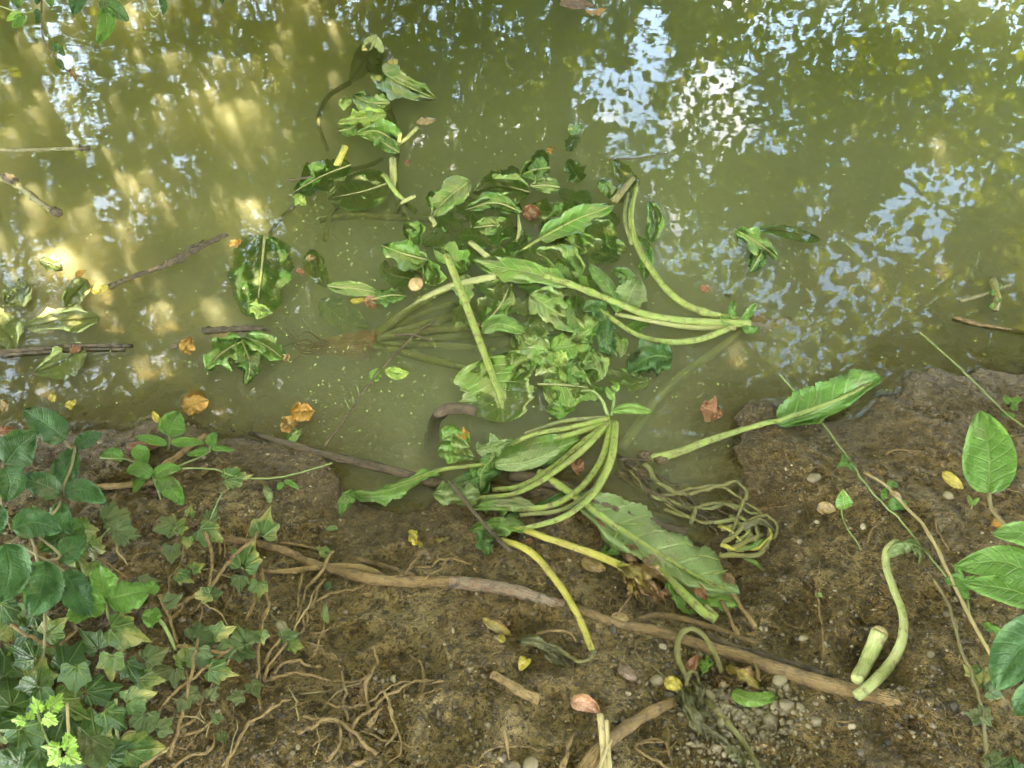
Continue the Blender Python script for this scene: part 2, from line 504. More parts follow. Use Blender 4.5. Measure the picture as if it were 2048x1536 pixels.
# leaf outline: 8-point fold
_lo = np.array([(0, 0, 0), (0.28, 0.30, .05), (0.62, 0.30, .05), (1.0, 0, -.06), (0.62, -0.30, .05), (0.28, -0.30, .05)])
_lf = np.array([(0, 1, 2), (0, 2, 3), (0, 3, 4), (0, 4, 5)])
def leaf_cloud(P, size):
    n = len(P)
    a = RNG.random(n) * 2 * np.pi
    tilt = RNG.normal(0, 0.5, n); roll = RNG.normal(0, 0.45, n)
    X = np.stack([np.cos(a) * np.cos(tilt), np.sin(a) * np.cos(tilt), -np.sin(tilt)], -1)
    Yv = np.stack([-np.sin(a), np.cos(a), np.zeros(n)], -1)
    Zv = np.cross(X, Yv)
    Y2 = Yv * np.cos(roll)[:, None] + Zv * np.sin(roll)[:, None]
    Z2 = np.cross(X, Y2)
    s = size * RNG.uniform(0.65, 1.2, n)
    asp = RNG.uniform(0.9, 1.35, n)
    V = P[:, None, :] + s[:, None, None] * (_lo[None, :, 0:1] * X[:, None] + asp[:, None, None] * _lo[None, :, 1:2] * Y2[:, None] + _lo[None, :, 2:3] * Z2[:, None])
    F = (_lf[None] + (np.arange(n) * 6)[:, None, None]).reshape(-1, 3)
    return V.reshape(-1, 3), F

TREES = [  # trunk x, y, label, azimuth range, elevation range, radius range, twigs, leaf size
    ((-4.6, 6.8), 'broad hazel leaning over the pool from the far bank', (-75, -20), (12, 80), (2.0, 5.5), 1500, 0.085),
    ((0.4, 7.6), 'tall alder on the far bank opposite the uprooted plants', (-25, 22), (14, 82), (1.9, 5.5), 1500, 0.08),
    ((5.2, 6.6), 'round leaved alder beyond the open patch of sky reflections', (15, 75), (14, 80), (1.5, 5.0), 1300, 0.095),
    ((-9.5, 9.5), 'big old willow far along the opposite bank', (-80, -12), (3, 36), (6.5, 11.0), 8000, 0.115),
    ((6.5, 11.5), 'dark plane tree furthest back beyond the pool', (-20, 80), (3, 36), (6.5, 11.0), 8000, 0.115),
    ((-3.9, -2.0), 'unseen maple added behind the bramble corner to shade the bank', (-170, -70), (18, 88), (2.5, 5.0), 1300, 0.10),  # this and the next are unseen, added to screen the sky from the bank
    ((3.6, -2.4), 'unseen ash added behind the vine edge to shade the bank', (70, 175), (18, 88), (2.5, 5.0), 1300, 0.10),
]
def tube_simple(path, rad, k=7):
    path = np.asarray(path, float); rad = np.asarray(rad, float)
    T = np.gradient(path, axis=0); T /= np.linalg.norm(T, axis=1, keepdims=True) + 1e-9
    up = np.tile([0, 0, 1.0], (len(T), 1)); up[np.abs(T[:, 2]) > 0.92] = [1, 0, 0]
    A = np.cross(T, up); A /= np.linalg.norm(A, axis=1, keepdims=True) + 1e-9
    B = np.cross(A, T)
    th = np.arange(k) / k * 2 * np.pi
    V = (path[:, None] + rad[:, None, None] * (np.cos(th)[None, :, None] * A[:, None] + np.sin(th)[None, :, None] * B[:, None])).reshape(-1, 3)
    n = len(path)
    F = [(i * k + j, i * k + (j + 1) % k, (i + 1) * k + (j + 1) % k, (i + 1) * k + j) for i in range(n - 1) for j in range(k)]
    F += [tuple(range(k))[::-1], tuple((n - 1) * k + j for j in range(k))]
    return V, F

all_sun = []
tree_leafpts = []
for (tx, ty), lab, azr, elr, rr, ntw, ls in TREES:
    e0, e1 = math.sin(R(elr[0])), math.sin(R(elr[1]))
    tw = sample_twigs(ntw, rr[0], rr[1], lambda: (R(random.uniform(*azr)), math.asin(random.uniform(e0, e1))))
    tw = np.array(tw)
    # leaves along each twig
    k = 11
    a = RNG.random(len(tw)) * 2 * np.pi
    dv = np.stack([np.cos(a), np.sin(a), RNG.normal(-0.15, 0.25, len(tw))], -1)
    tt = np.linspace(0, 0.38, k)
    P = tw[:, None] + dv[:, None] * tt[None, :, None] + RNG.normal(0, 0.035, (len(tw), k, 3))
    P = P.reshape(-1, 3)
    P = P[keep_leaf(P)]
    tree_leafpts.append([P, ls])
# cover the places where the sun would otherwise come through on to the bank
g0, g1, gs = (-2.6, -0.6), (2.6, 4.4), 0.02
W, Hh = int((g1[0] - g0[0]) / gs), int((g1[1] - g0[1]) / gs)
cov = np.zeros((Hh, W), np.int32)
def add_cov(P, r):
    q = P[:, :2] - P[:, 2:3] * SUNV[:2] / SUNV[2]
    m = int(r / gs)
    ci = ((q[:, 0] - g0[0]) / gs).astype(int); cj = ((q[:, 1] - g0[1]) / gs).astype(int)
    for di in range(-m, m + 1):
        for dj in range(-m, m + 1):
            if di * di + dj * dj <= m * m + 1:
                i, j = ci + di, cj + dj
                ok = (i >= 0) & (i < W) & (j >= 0) & (j < Hh)
                np.add.at(cov, (j[ok], i[ok]), 1)
for P, ls in tree_leafpts:
    add_cov(P, 0.02)
_tx, _ty = np.meshgrid(g0[0] + (np.arange(W) + .5) * gs, g0[1] + (np.arange(Hh) + .5) * gs)
TGT = np.full((Hh, W), 9)
TGT = (TGT - 5.0 * thin(_tx, _ty)).round().astype(int)
for it in range(45):
    jj, ii2 = np.nonzero(cov < TGT)
    if len(jj) == 0: break
    pick = RNG.permutation(len(jj))[:16000]
    gx = g0[0] + (ii2[pick] + .5) * gs; gy = g0[1] + (jj[pick] + .5) * gs
    hgt = RNG.uniform(2.4, 5.2, len(pick))
    P = np.stack([gx + hgt * SUNV[0] / SUNV[2], gy + hgt * SUNV[1] / SUNV[2], hgt], -1)
    P = P[keep_leaf(P)]
    add_cov(P, 0.02)
    which = 0 if SUN_AZ < -12 else 1
    tree_leafpts[which][0] = np.vstack([tree_leafpts[which][0], P])

# close the crowns further where the pool mirrors no sky
mstep = 10.0
mw, mh = 250, 116
mcov = np.zeros((mh, mw), np.int32)
def add_mcov(P, r):
    q = P[P[:, 1] > 0.6]
    mx, my, mf = project(q * np.array([1, 1, -1.0]))
    rad = r * FPX / np.maximum(mf, .5)
    for di in range(-4, 5):
        for dj in range(-4, 5):
            i = ((mx + 220) / mstep).astype(int) + di; j = ((my + 60) / mstep).astype(int) + dj
            ok = (np.hypot(di, dj) * mstep <= rad + 4) & (i >= 0) & (i < mw) & (j >= 0) & (j < mh)
            np.add.at(mcov, (j[ok], i[ok]), 1)
for P, ls in tree_leafpts:
    add_mcov(P, 0.022)
skip = RNG.random((mh, mw)) < 0.02
for it in range(26):
    jj, ii2 = np.nonzero((mcov < 1) & ~skip)
    if len(jj) == 0: break
    px_ = ii2 * mstep - 220 + RNG.uniform(0, mstep, len(jj)); py_ = jj * mstep - 60 + RNG.uniform(0, mstep, len(jj))
    d = ray_dirs(px_, py_); t0 = -EYE[2] / d[:, 2]
    hit = EYE + d * t0[:, None]
    up_ = d * np.array([1, 1, -1.0]) / np.linalg.norm(d, axis=1, keepdims=True)
    P = hit + up_ * RNG.uniform(2.6, 7.5, (len(d), 1))
    P = P[(P[:, 2] > .5)]
    P = P[keep_leaf(P)]
    add_mcov(P, 0.022)
    side_ = P[:, 0] < P[:, 1] * 0.05
    tree_leafpts[0][0] = np.vstack([tree_leafpts[0][0], P[side_]])
    tree_leafpts[2][0] = np.vstack([tree_leafpts[2][0], P[~side_]])

# sunlit outer leaves high above, mirrored as yellow green flecks near the shores
HIGH = [(1610, 690, 130, 80), (1560, 765, 100, 45), (1450, 520, 110, 70), (1340, 480, 70, 90), (1810, 620, 130, 55), (1960, 550, 90, 50), (50, 560, 90, 90), (240, 740, 120, 60), (150, 230, 60, 170), (110, 680, 90, 55),
        (1000, 800, 60, 50), (660, 820, 80, 60), (300, 450, 80, 60), (1100, 640, 80, 60), (1400, 900, 60, 50), (640, 560, 60, 60)]
for hx, hy, hrx, hry in HIGH:
    n_ = int(hrx * hry / 26)
    a_ = RNG.uniform(0, 2 * np.pi, n_); q_ = np.sqrt(RNG.random(n_))
    px_, py_ = hx + q_ * hrx * np.cos(a_), hy + q_ * hry * np.sin(a_)
    d = ray_dirs(px_, py_); t0 = -EYE[2] / d[:, 2]
    up_ = d * np.array([1, 1, -1.0]) / np.linalg.norm(d, axis=1, keepdims=True)
    P = EYE + d * t0[:, None] + up_ * RNG.uniform(7.4, 9.4, (n_, 1))
    k_ = 0 if hx < 1000 else 2
    tree_leafpts[k_][0] = np.vstack([tree_leafpts[k_][0], P])

for (spec, (P, ls)) in zip(TREES, tree_leafpts):
    (tx, ty), lab = spec[0], spec[1]
    z0 = float(ground_h(np.array([tx]), np.array([ty]), False)[0])
    root = thing('broadleaf_tree', (tx, ty, z0), lab, 'tree', 'trees around the pool')
    c = P.mean(0)
    top = np.array([tx * 0.8, ty * 0.8, 5.2])
    path = [np.array([tx, ty, z0 - 0.1]) * (1 - u) + top * u + np.array([0.12 * math.sin(5 * u), 0.1 * math.cos(4 * u) - 0.1, 0]) for u in np.linspace(0, 1, 12)]
    v, f = tube_simple(path, np.linspace(0.16, 0.05, 12), 12)
    mesh_obj('trunk', v, f, M_BARK, root)
    for b in range(9):
        u = 0.35 + 0.6 * b / 8
        s0 = path[int(u * 11)]
        tgt = P[RNG.integers(len(P))]
        for _ in range(30):
            tgt = P[RNG.integers(len(P))]
            mid = (s0 + tgt) / 2 + np.array([0, 0, 0.3])
            pts = np.array([(1 - q) ** 2 * s0 + 2 * q * (1 - q) * mid + q * q * tgt for q in np.linspace(0, 1, 9)])
            qx, qy, qf = project(pts)
            rel = pts - EYE
            vis = (rel[:, 1] * _cp - rel[:, 2] * _sp > 0.05) & (qx > -100) & (qx < 2148) & (qy > -100) & (qy < 1640)
            if not vis.any(): break
        else:
            continue
        v, f = tube_simple(pts, np.linspace(0.035, 0.005, 9), 6)
        mesh_obj('limb', v, f, M_BARK, root)
    v, f = leaf_cloud(P, ls)
    o = mesh_obj('foliage', v, f, M_CAN2 if ls == 0.115 else M_CAN, root, smooth=False)
    o['kind'] = 'stuff'
    print('tree leaves', len(P))
# ------------------------------------------------------------------ plant materials
def leafmat(name, dark, light, vein, silt=0.0, siltc=(0.24, 0.20, 0.10), rough=0.42, spots=0.0, edge=None, nv=8.0, trans=0.22, palm=False, tipedge=False, wetc=False, spotc=(0.03, 0.022, 0.012)):
    t = NT(name)
    p = t.pos(); uv = t.uvc()
    s = t.n('ShaderNodeSeparateXYZ'); t.l(uv, s.inputs[0])
    u, v = s.outputs[0], s.outputs[1]
    av = t.math('ABSOLUTE', v)
    r = t.objrand()
    n1 = t.noise(p, 28, 4, 0.6)
    n2 = t.noise(p, 120, 3, 0.6)
    f = t.math('ADD', t.math('MULTIPLY', n1, 1.5), t.math('MULTIPLY_ADD', r, 0.5, -0.5), clamp=True)
    c = t.mix(f, dark, light)
    if not palm:
        fr = t.math('FRACT', t.math('MULTIPLY', t.math('SUBTRACT', u, t.math('MULTIPLY', av, 0.16)), nv))
        tri = t.math('ABSOLUTE', t.math('SUBTRACT', fr, 0.5))
        side = t.ramp(tri, [(0.40, 0.0), (0.47, 1.0)])
        side = t.math('MULTIPLY', side, t.ramp(av, [(0.02, 1.0), (0.95, 0.25)]))
        mid = t.ramp(av, [(0.035, 1.0), (0.075, 0.0)])
        vn = t.math('MAXIMUM', side, mid)
    else:
        ang = t.math('ARCTAN2', v, t.math('ADD', u, 0.02))
        rad = t.math('SQRT', t.math('ADD', t.math('MULTIPLY', u, u), t.math('MULTIPLY', v, v)))
        vn = None
        for a0 in (0.0, 0.62, -0.62, 1.35, -1.35):
            d = t.math('MULTIPLY', t.math('ABSOLUTE', t.math('SUBTRACT', ang, a0)), rad)
            m = t.ramp(d, [(0.008, 1.0), (0.028, 0.0)])
            vn = m if vn is None else t.math('MAXIMUM', vn, m)
    vs = t.math('MULTIPLY', vn, 0.62)
    c = t.mix(vs, c, vein)
    if edge is not None:
        if tipedge:
            em = t.ramp(t.math('ADD', u, t.math('MULTIPLY', n1, 0.35)), [(1.03, 0.0), (1.12, 1.0)])
        elif palm:
            em = t.ramp(t.math('ADD', t.math('MULTIPLY', rad, 0.45), t.math('MULTIPLY', n1, 1.1)), [(0.76, 0.0), (0.92, 0.9)])
        else:
            em = t.ramp(t.math('ADD', t.math('MULTIPLY', av, 0.6), t.math('MULTIPLY', n1, 1.1)), [(0.85, 0.0), (1.0, 1.0)])
        c = t.mix(em, c, edge)
    if silt > 0:
        sm = t.ramp(t.noise(p, 13, 5, 0.62), [(0.62 - 0.34 * silt, 0.0), (0.72 - 0.20 * silt, 0.55 + 0.4 * silt)])
        sm = t.math('MULTIPLY', sm, t.ramp(n2, [(0.3, 0.55), (0.6, 1.0)]))
        c = t.mix(sm, c, siltc)
    if spots > 0:
        vo = t.n('ShaderNodeTexVoronoi'); vo.inputs['Scale'].default_value = 150; t.l(p, vo.inputs['Vector'])
        sp = t.ramp(vo.outputs['Distance'], [(0.16 * spots, 1.0), (0.24 * spots, 0.0)])
        c = t.mix(t.math('MULTIPLY', sp, t.ramp(n1, [(0.45, 0.0), (0.6, 1.0)])), c, spotc)
    b = t.n('ShaderNodeBsdfPrincipled'); t.l(c, b.inputs['Base Color'])
    t.l(t.ramp(n1, [(0.3, rough * 0.75), (0.7, min(1, rough * 1.4))]), b.inputs['Roughness'])
    vo2 = t.n('ShaderNodeTexVoronoi'); vo2.inputs['Scale'].default_value = 210; t.l(p, vo2.inputs['Vector'])
    h = t.math('ADD', t.math('MULTIPLY', vn, -0.8), t.math('MULTIPLY', vo2.outputs['Distance'], -0.5))
    h = t.math('ADD', h, t.math('MULTIPLY', n2, 0.5))
    nb = t.bump(h, 0.9, 0.0024)
    t.l(nb, b.inputs['Normal'])
    if wetc:
        b.inputs['Coat Weight'].default_value = 0.45; b.inputs['Coat Roughness'].default_value = 0.12
    tl = t.n('ShaderNodeBsdfTranslucent'); t.l(t.mix(0.35, c, (0.30, 0.42, 0.04)), tl.inputs['Color'])
    ms = t.n('ShaderNodeMixShader'); ms.inputs[0].default_value = trans
    t.l(b.outputs[0], ms.inputs[1]); t.l(tl.outputs[0], ms.inputs[2])
    t.l(ms.outputs[0], t.out.inputs['Surface'])
    return t.m

def stemmat(name, a, b_, streak, rough=0.4, dirt=0.25, bump=0.5, dirtc=(0.10, 0.075, 0.04)):
    t = NT(name); p = t.pos(); uv = t.uvc()
    s = t.n('ShaderNodeSeparateXYZ'); t.l(uv, s.inputs[0])
    cb = t.n('ShaderNodeCombineXYZ'); t.l(t.math('MULTIPLY', s.outputs[0], 1.2), cb.inputs[0]); t.l(t.math('MULTIPLY', s.outputs[1], 7.0), cb.inputs[1])
    n = t.noise(cb.outputs[0], 3.0, 4, 0.6)
    c = t.mix(t.ramp(t.noise(p, 14, 4), [(0.35, 0.0), (0.65, 1.0)]), a, b_)
    c = t.mix(t.ramp(n, [(0.46, 0.0), (0.58, 0.85)]), c, streak)
    big = t.noise(p, 7, 4, 0.7)
    c = t.mix(t.ramp(big, [(0.52, 0.0), (0.66, 0.45)]), c, dirtc)
    nd = t.noise(p, 70, 5, 0.65)
    c = t.mix(t.ramp(nd, [(0.62 - 0.2 * dirt, 0.0), (0.72 - 0.15 * dirt, min(1, 0.5 + dirt))]), c, dirtc)
    b = t.n('ShaderNodeBsdfPrincipled'); t.l(c, b.inputs['Base Color']); b.inputs['Roughness'].default_value = rough
    t.l(t.bump(t.math('ADD', t.math('MULTIPLY', n, 1.6), nd), min(1.0, bump * 1.5), 0.004), b.inputs['Normal'])
    t.l(b.outputs[0], t.out.inputs['Surface']); return t.m

ML = {
 'green':  leafmat('green_leaf', (0.068, 0.151, 0.026), (0.162, 0.273, 0.049), (0.351, 0.441, 0.121), 0.30, spots=0.6),
 'bright': leafmat('bright_leaf', (0.120, 0.232, 0.034), (0.215, 0.335, 0.064), (0.420, 0.447, 0.150), 0.15, spots=0.5),
 'dark':   leafmat('dark_leaf', (0.029, 0.084, 0.017), (0.078, 0.168, 0.032), (0.182, 0.280, 0.078), 0.2),
 'drowned': leafmat('drowned_leaf', (0.30, 0.36, 0.10), (0.44, 0.47, 0.16), (0.5, 0.52, 0.2), 0.4, (0.42, 0.38, 0.17)),
 'pale':   leafmat('dusty_leaf_underside', (0.146, 0.217, 0.063), (0.252, 0.308, 0.105), (0.403, 0.443, 0.168), 0.35, spots=0.5),
 'silt':   leafmat('silted_leaf', (0.110, 0.215, 0.036), (0.230, 0.345, 0.070), (0.46, 0.52, 0.16), 0.6, (0.34, 0.33, 0.12), rough=0.4, wetc=True),
 'siltd':  leafmat('silted_dark_leaf', (0.090, 0.215, 0.030), (0.195, 0.350, 0.055), (0.38, 0.48, 0.14), 0.5, (0.30, 0.30, 0.10), rough=0.4, wetc=True),
 'brtip':  leafmat('brown_edged_leaf', (0.110, 0.250, 0.040), (0.200, 0.360, 0.075), (0.40, 0.48, 0.20), 0.1, edge=(0.25, 0.12, 0.03), spots=0.4, tipedge=True),
 'bramble': leafmat('bramble_leaf', (0.024, 0.085, 0.020), (0.056, 0.141, 0.035), (0.090, 0.194, 0.051), 0.10, rough=0.5, nv=9, spots=0.25, spotc=(0.406, 0.404, 0.199)),
 'brambley': leafmat('young_bramble_leaf', (0.070, 0.165, 0.021), (0.117, 0.240, 0.036), (0.206, 0.315, 0.072), 0.05, rough=0.5, nv=8),
 'lime':   leafmat('lime_leaf', (0.22, 0.42, 0.045), (0.36, 0.55, 0.09), (0.5, 0.6, 0.2), 0.0, nv=6),
 'limeround': leafmat('fallen_lime_leaf', (0.30, 0.42, 0.07), (0.42, 0.52, 0.12), (0.5, 0.58, 0.22), 0.0, nv=6, spots=0.5),
 'yellow': leafmat('yellow_leaf', (0.50, 0.38, 0.05), (0.68, 0.52, 0.12), (0.6, 0.45, 0.15), 0.1, nv=7, spots=0.6, spotc=(0.2, 0.11, 0.03)),
 'orange': leafmat('orange_leaf', (0.42, 0.19, 0.035), (0.58, 0.33, 0.07), (0.45, 0.25, 0.08), 0.15, nv=9, spots=0.6, spotc=(0.14, 0.06, 0.02)),
 'pink':   leafmat('pink_leaf', (0.55, 0.27, 0.16), (0.70, 0.40, 0.26), (0.6, 0.35, 0.25), 0.0, nv=7, spots=1.1, spotc=(0.12, 0.05, 0.03)),
 'brown':  leafmat('brown_leaf', (0.17, 0.085, 0.035), (0.30, 0.165, 0.075), (0.32, 0.20, 0.10), 0.25, nv=8, spots=0.6),
 'redbrown': leafmat('red_brown_leaf', (0.22, 0.075, 0.030), (0.36, 0.16, 0.075), (0.35, 0.18, 0.09), 0.2, nv=7, spots=0.8),
 'mauve':  leafmat('mauve_brown_leaf', (0.21, 0.125, 0.085), (0.30, 0.19, 0.13), (0.34, 0.24, 0.17), 0.3, nv=6, spots=0.8),
 'tan':    leafmat('dry_tan_leaf', (0.33, 0.20, 0.085), (0.50, 0.34, 0.14), (0.5, 0.36, 0.18), 0.2, nv=7, spots=0.7),
 'ochre':  leafmat('wilted_ochre_leaf', (0.32, 0.22, 0.045), (0.50, 0.37, 0.09), (0.55, 0.42, 0.15), 0.25, nv=7, edge=(0.22, 0.11, 0.045), spots=0.8),
 'wilt':   leafmat('rotting_leaf', (0.085, 0.085, 0.030), (0.17, 0.155, 0.060), (0.24, 0.21, 0.10), 0.5, (0.16, 0.12, 0.065), nv=9, spots=0.7),
 'ivy':    leafmat('ivy_leaf', (0.016, 0.049, 0.009), (0.042, 0.091, 0.016), (0.165, 0.223, 0.050), 0.0, rough=0.42, palm=True),
 'ivyv':   leafmat('mottled_ivy_leaf', (0.036, 0.091, 0.019), (0.086, 0.150, 0.035), (0.242, 0.278, 0.082), 0.25, (0.256, 0.238, 0.070), rough=0.4, palm=True, edge=(0.328, 0.293, 0.082)),
 'ivyg':   leafmat('young_ivy_leaf', (0.064, 0.120, 0.019), (0.127, 0.184, 0.034), (0.255, 0.266, 0.086), 0.15, rough=0.4, palm=True, edge=(0.247, 0.241, 0.062)),
 'ivyd':   leafmat('dusty_ivy_leaf', (0.053, 0.086, 0.022), (0.092, 0.125, 0.036), (0.156, 0.187, 0.063), 0.5, (0.138, 0.125, 0.044), rough=0.7, palm=True),
}
MS = {
 'green': stemmat('green_stalk', (0.158, 0.275, 0.036), (0.296, 0.400, 0.068), (0.408, 0.360, 0.117), dirt=0.5, dirtc=(0.163, 0.130, 0.045)),
 'olive': stemmat('olive_stalk', (0.15, 0.20, 0.045), (0.28, 0.30, 0.08), (0.34, 0.30, 0.13), dirt=0.3),
 'drown': stemmat('drowned_stalk', (0.30, 0.34, 0.085), (0.42, 0.42, 0.13), (0.42, 0.37, 0.17), dirt=0.3, dirtc=(0.25, 0.2, 0.09)),
 'yellow': stemmat('yellow_stalk', (0.50, 0.39, 0.060), (0.62, 0.50, 0.11), (0.34, 0.37, 0.07), dirt=0.28, dirtc=(0.22, 0.12, 0.04)),
 'cream': stemmat('cut_pale_stalk', (0.30, 0.38, 0.08), (0.52, 0.56, 0.19), (0.60, 0.55, 0.27), dirt=0.4, dirtc=(0.24, 0.17, 0.075)),
 'root': stemmat('tan_root', (0.374, 0.232, 0.084), (0.554, 0.360, 0.136), (0.309, 0.186, 0.071), 0.8, 0.5, 0.9, (0.155, 0.092, 0.037)),
 'bigroot': stemmat('silted_root', (0.253, 0.152, 0.055), (0.374, 0.233, 0.090), (0.220, 0.129, 0.046), 0.75, 0.7, 0.9, (0.165, 0.100, 0.042)),
 'redroot': stemmat('bare_root', (0.22, 0.17, 0.10), (0.31, 0.25, 0.15), (0.27, 0.10, 0.055), 0.6, 0.5, 0.8, (0.10, 0.07, 0.04)),
 'darkroot': stemmat('wet_dark_root', (0.085, 0.055, 0.025), (0.16, 0.11, 0.052), (0.12, 0.08, 0.04), 0.62, 0.5, 1.0, (0.05, 0.032, 0.015)),
 'stick': stemmat('bark_stick', (0.11, 0.078, 0.036), (0.23, 0.165, 0.085), (0.06, 0.042, 0.02), 0.8, 0.5, 1.0, (0.05, 0.034, 0.016)),
 'lichen': stemmat('lichen_twig', (0.26, 0.22, 0.12), (0.36, 0.31, 0.18), (0.36, 0.30, 0.06), 0.8, 0.4, 1.0, (0.09, 0.06, 0.04)),
 'straw': stemmat('straw_stem', (0.48, 0.36, 0.15), (0.60, 0.47, 0.22), (0.42, 0.30, 0.12), 0.6, 0.2),
 'vine': stemmat('green_vine', (0.22, 0.34, 0.08), (0.32, 0.42, 0.13), (0.33, 0.30, 0.13), 0.5, 0.1),
 'redvine': stemmat('brown_vine', (0.26, 0.15, 0.08), (0.36, 0.24, 0.12), (0.22, 0.28, 0.09), 0.6, 0.15),
 'taproot': stemmat('orange_taproot', (0.40, 0.25, 0.095), (0.52, 0.35, 0.15), (0.36, 0.22, 0.09), 0.6, 0.3, 0.8, (0.24, 0.16, 0.07)),
 'rot': stemmat('rotting_stalk', (0.25, 0.225, 0.065), (0.38, 0.33, 0.095), (0.20, 0.17, 0.07), 0.4, 0.35, 0.6, (0.09, 0.07, 0.03)),
 'fibre': stemmat('brown_fibre', (0.10, 0.065, 0.03), (0.18, 0.12, 0.055), (0.06, 0.04, 0.02), 0.6, 0.3),
}
def mat_stone():
    t = NT('pebble_stone'); p = t.pos()
    c = t.mix(t.objrand(), (0.17, 0.125, 0.065), (0.29, 0.225, 0.12))
    c = t.mix(t.ramp(t.noise(p, 60, 4, 0.6), [(0.5, 0.0), (0.65, 0.7)]), c, (0.13, 0.10, 0.06))
    b = t.n('ShaderNodeBsdfPrincipled'); t.l(c, b.inputs['Base Color']); b.inputs['Roughness'].default_value = 0.55
    t.l(t.bump(t.noise(p, 150, 3), 0.3, 0.002), b.inputs['Normal']); t.l(b.outputs[0], t.out.inputs['Surface']); return t.m
M_STONE = mat_stone()
def mat_crumb():
    t = NT('soil_crumb'); p = t.pos()
    rr = t.n('ShaderNodeNewGeometry').outputs['Random Per Island']
    c = t.ramp(rr, [(0.0, (0.035, 0.024, 0.014)), (0.5, (0.10, 0.07, 0.038)), (0.85, (0.18, 0.13, 0.07)), (1.0, (0.33, 0.26, 0.15))])
    b = t.n('ShaderNodeBsdfPrincipled'); t.l(c, b.inputs['Base Color']); b.inputs['Roughness'].default_value = 0.7
    t.l(b.outputs[0], t.out.inputs['Surface']); return t.m
M_CRUMB = mat_crumb()

# ------------------------------------------------------------------ curve, blade and stalk builders
def spline(P, n):
    P = np.asarray(P, float)
    if len(P) == 2:
        return P[0] + (P[1] - P[0]) * np.linspace(0, 1, n)[:, None]
    Q = np.vstack([2 * P[0] - P[1], P, 2 * P[-1] - P[-2]])
    seg = np.linalg.norm(np.diff(P[:, :2], axis=0), axis=1); cum = np.r_[0, np.cumsum(seg)]
    s = np.linspace(0, cum[-1], n)
    k = np.clip(np.searchsorted(cum, s, side='right') - 1, 0, len(P) - 2)
    t = ((s - cum[k]) / np.maximum(seg[k], 1e-9))[:, None]
    a, b, c, d = Q[k], Q[k + 1], Q[k + 2], Q[k + 3]
    return 0.5 * (2 * b + (c - a) * t + (2 * a - 5 * b + 4 * c - d) * t ** 2 + (3 * b - a - 3 * c + d) * t ** 3)

_seed = [100]
def nseed():
    _seed[0] += 1
    return _seed[0]

def p3(pts, h):
    return [(p[0], p[1], (p[2] if len(p) > 2 else 0.0) + h) for p in pts]

def blade(mid, wa, wb=None, mat='green', h=0.004, prof=(0.75, 0.7), fold=0.12, ruf=0.10, ser=0.08, lob=0.0, n=30, m=5, parent=None, name='blade', under=False, droop=0.0, hz=None):
    """leaf blade along MID (photo points, optional extra height), half widths WA, WB in photo pixels"""
    sd = nseed()
    wb = wa if wb is None else wb
    M_ = spline(np.array(p3(mid, h)), n)
    T = np.gradient(M_[:, :2], axis=0); T /= np.linalg.norm(T, axis=1, keepdims=True) + 1e-9
    Pp = np.stack([-T[:, 1], T[:, 0]], -1)
    t = np.linspace(0, 1, n)
    a, b = prof
    w = np.sin(np.pi * np.clip(t, 0.0, 1) ** a) ** b
    w[0] = 0.04; w[-1] = 0.03
    w = np.maximum(w, 0.03)
    vs = np.linspace(-1, 1, 2 * m + 1)
    rows = []; uv = []
    big = max(wa, wb)
    for j, v in enumerate(vs):
        ww = wa if v > 0 else wb
        av = abs(v)
        e = vnoise(t * n * 0.5, np.full(n, 3.0 + (v > 0)), sd) * ser * .7 + lob * fbm(t * 1.0, np.full(n, float(v > 0) * 9), 0.16, 2, sd + 5) * 1.6
        if ser > 0: e = e + ser * 0.38 * ((np.arange(n) % 2) * 2 - 1) * (av > 0.85)
        off = ww * w * v * (1 + e * av ** 2)
        # forward sweep of the margin
        P = M_[:, :2] + Pp * off[:, None]
        L = big * 0.00105
        hh = M_[:, 2] + fold * av * w * L + 1.15 * ruf * L * fbm(t * 2.2 + 5, np.full(n, v * 1.6), 0.55, 3, sd + 2) * (0.25 + av) * 2.0 - droop * L * t * t - 0.02 * L * (av < 0.05)
        rows.append(np.column_stack([P, hh])); uv.append(np.column_stack([t, np.full(n, v)]))
    A = np.array(rows)               # (2m+1, n, 3)
    flat = A.reshape(-1, 3)
    V = at3(flat, hz, under)
    K = 2 * m + 1
    idx = np.arange(K * n).reshape(K, n)
    F = np.stack([idx[:-1, :-1], idx[1:, :-1], idx[1:, 1:], idx[:-1, 1:]], -1).reshape(-1, 4)
    return mesh_obj(name, V, F, ML[mat], parent, uv=np.array(uv).reshape(-1, 2))

def at3(flat, hz=None, under=False):
    """photo points plus height to the place: over the surface, or over a level plane hz"""
    if hz is None:
        V = on([tuple(q) for q in flat], under=under)
    else:
        d = ray_dirs(flat[:, 0], flat[:, 1]); tt = (hz + flat[:, 2] - EYE[2]) / d[:, 2]
        V = EYE + d * tt[:, None]
    return V

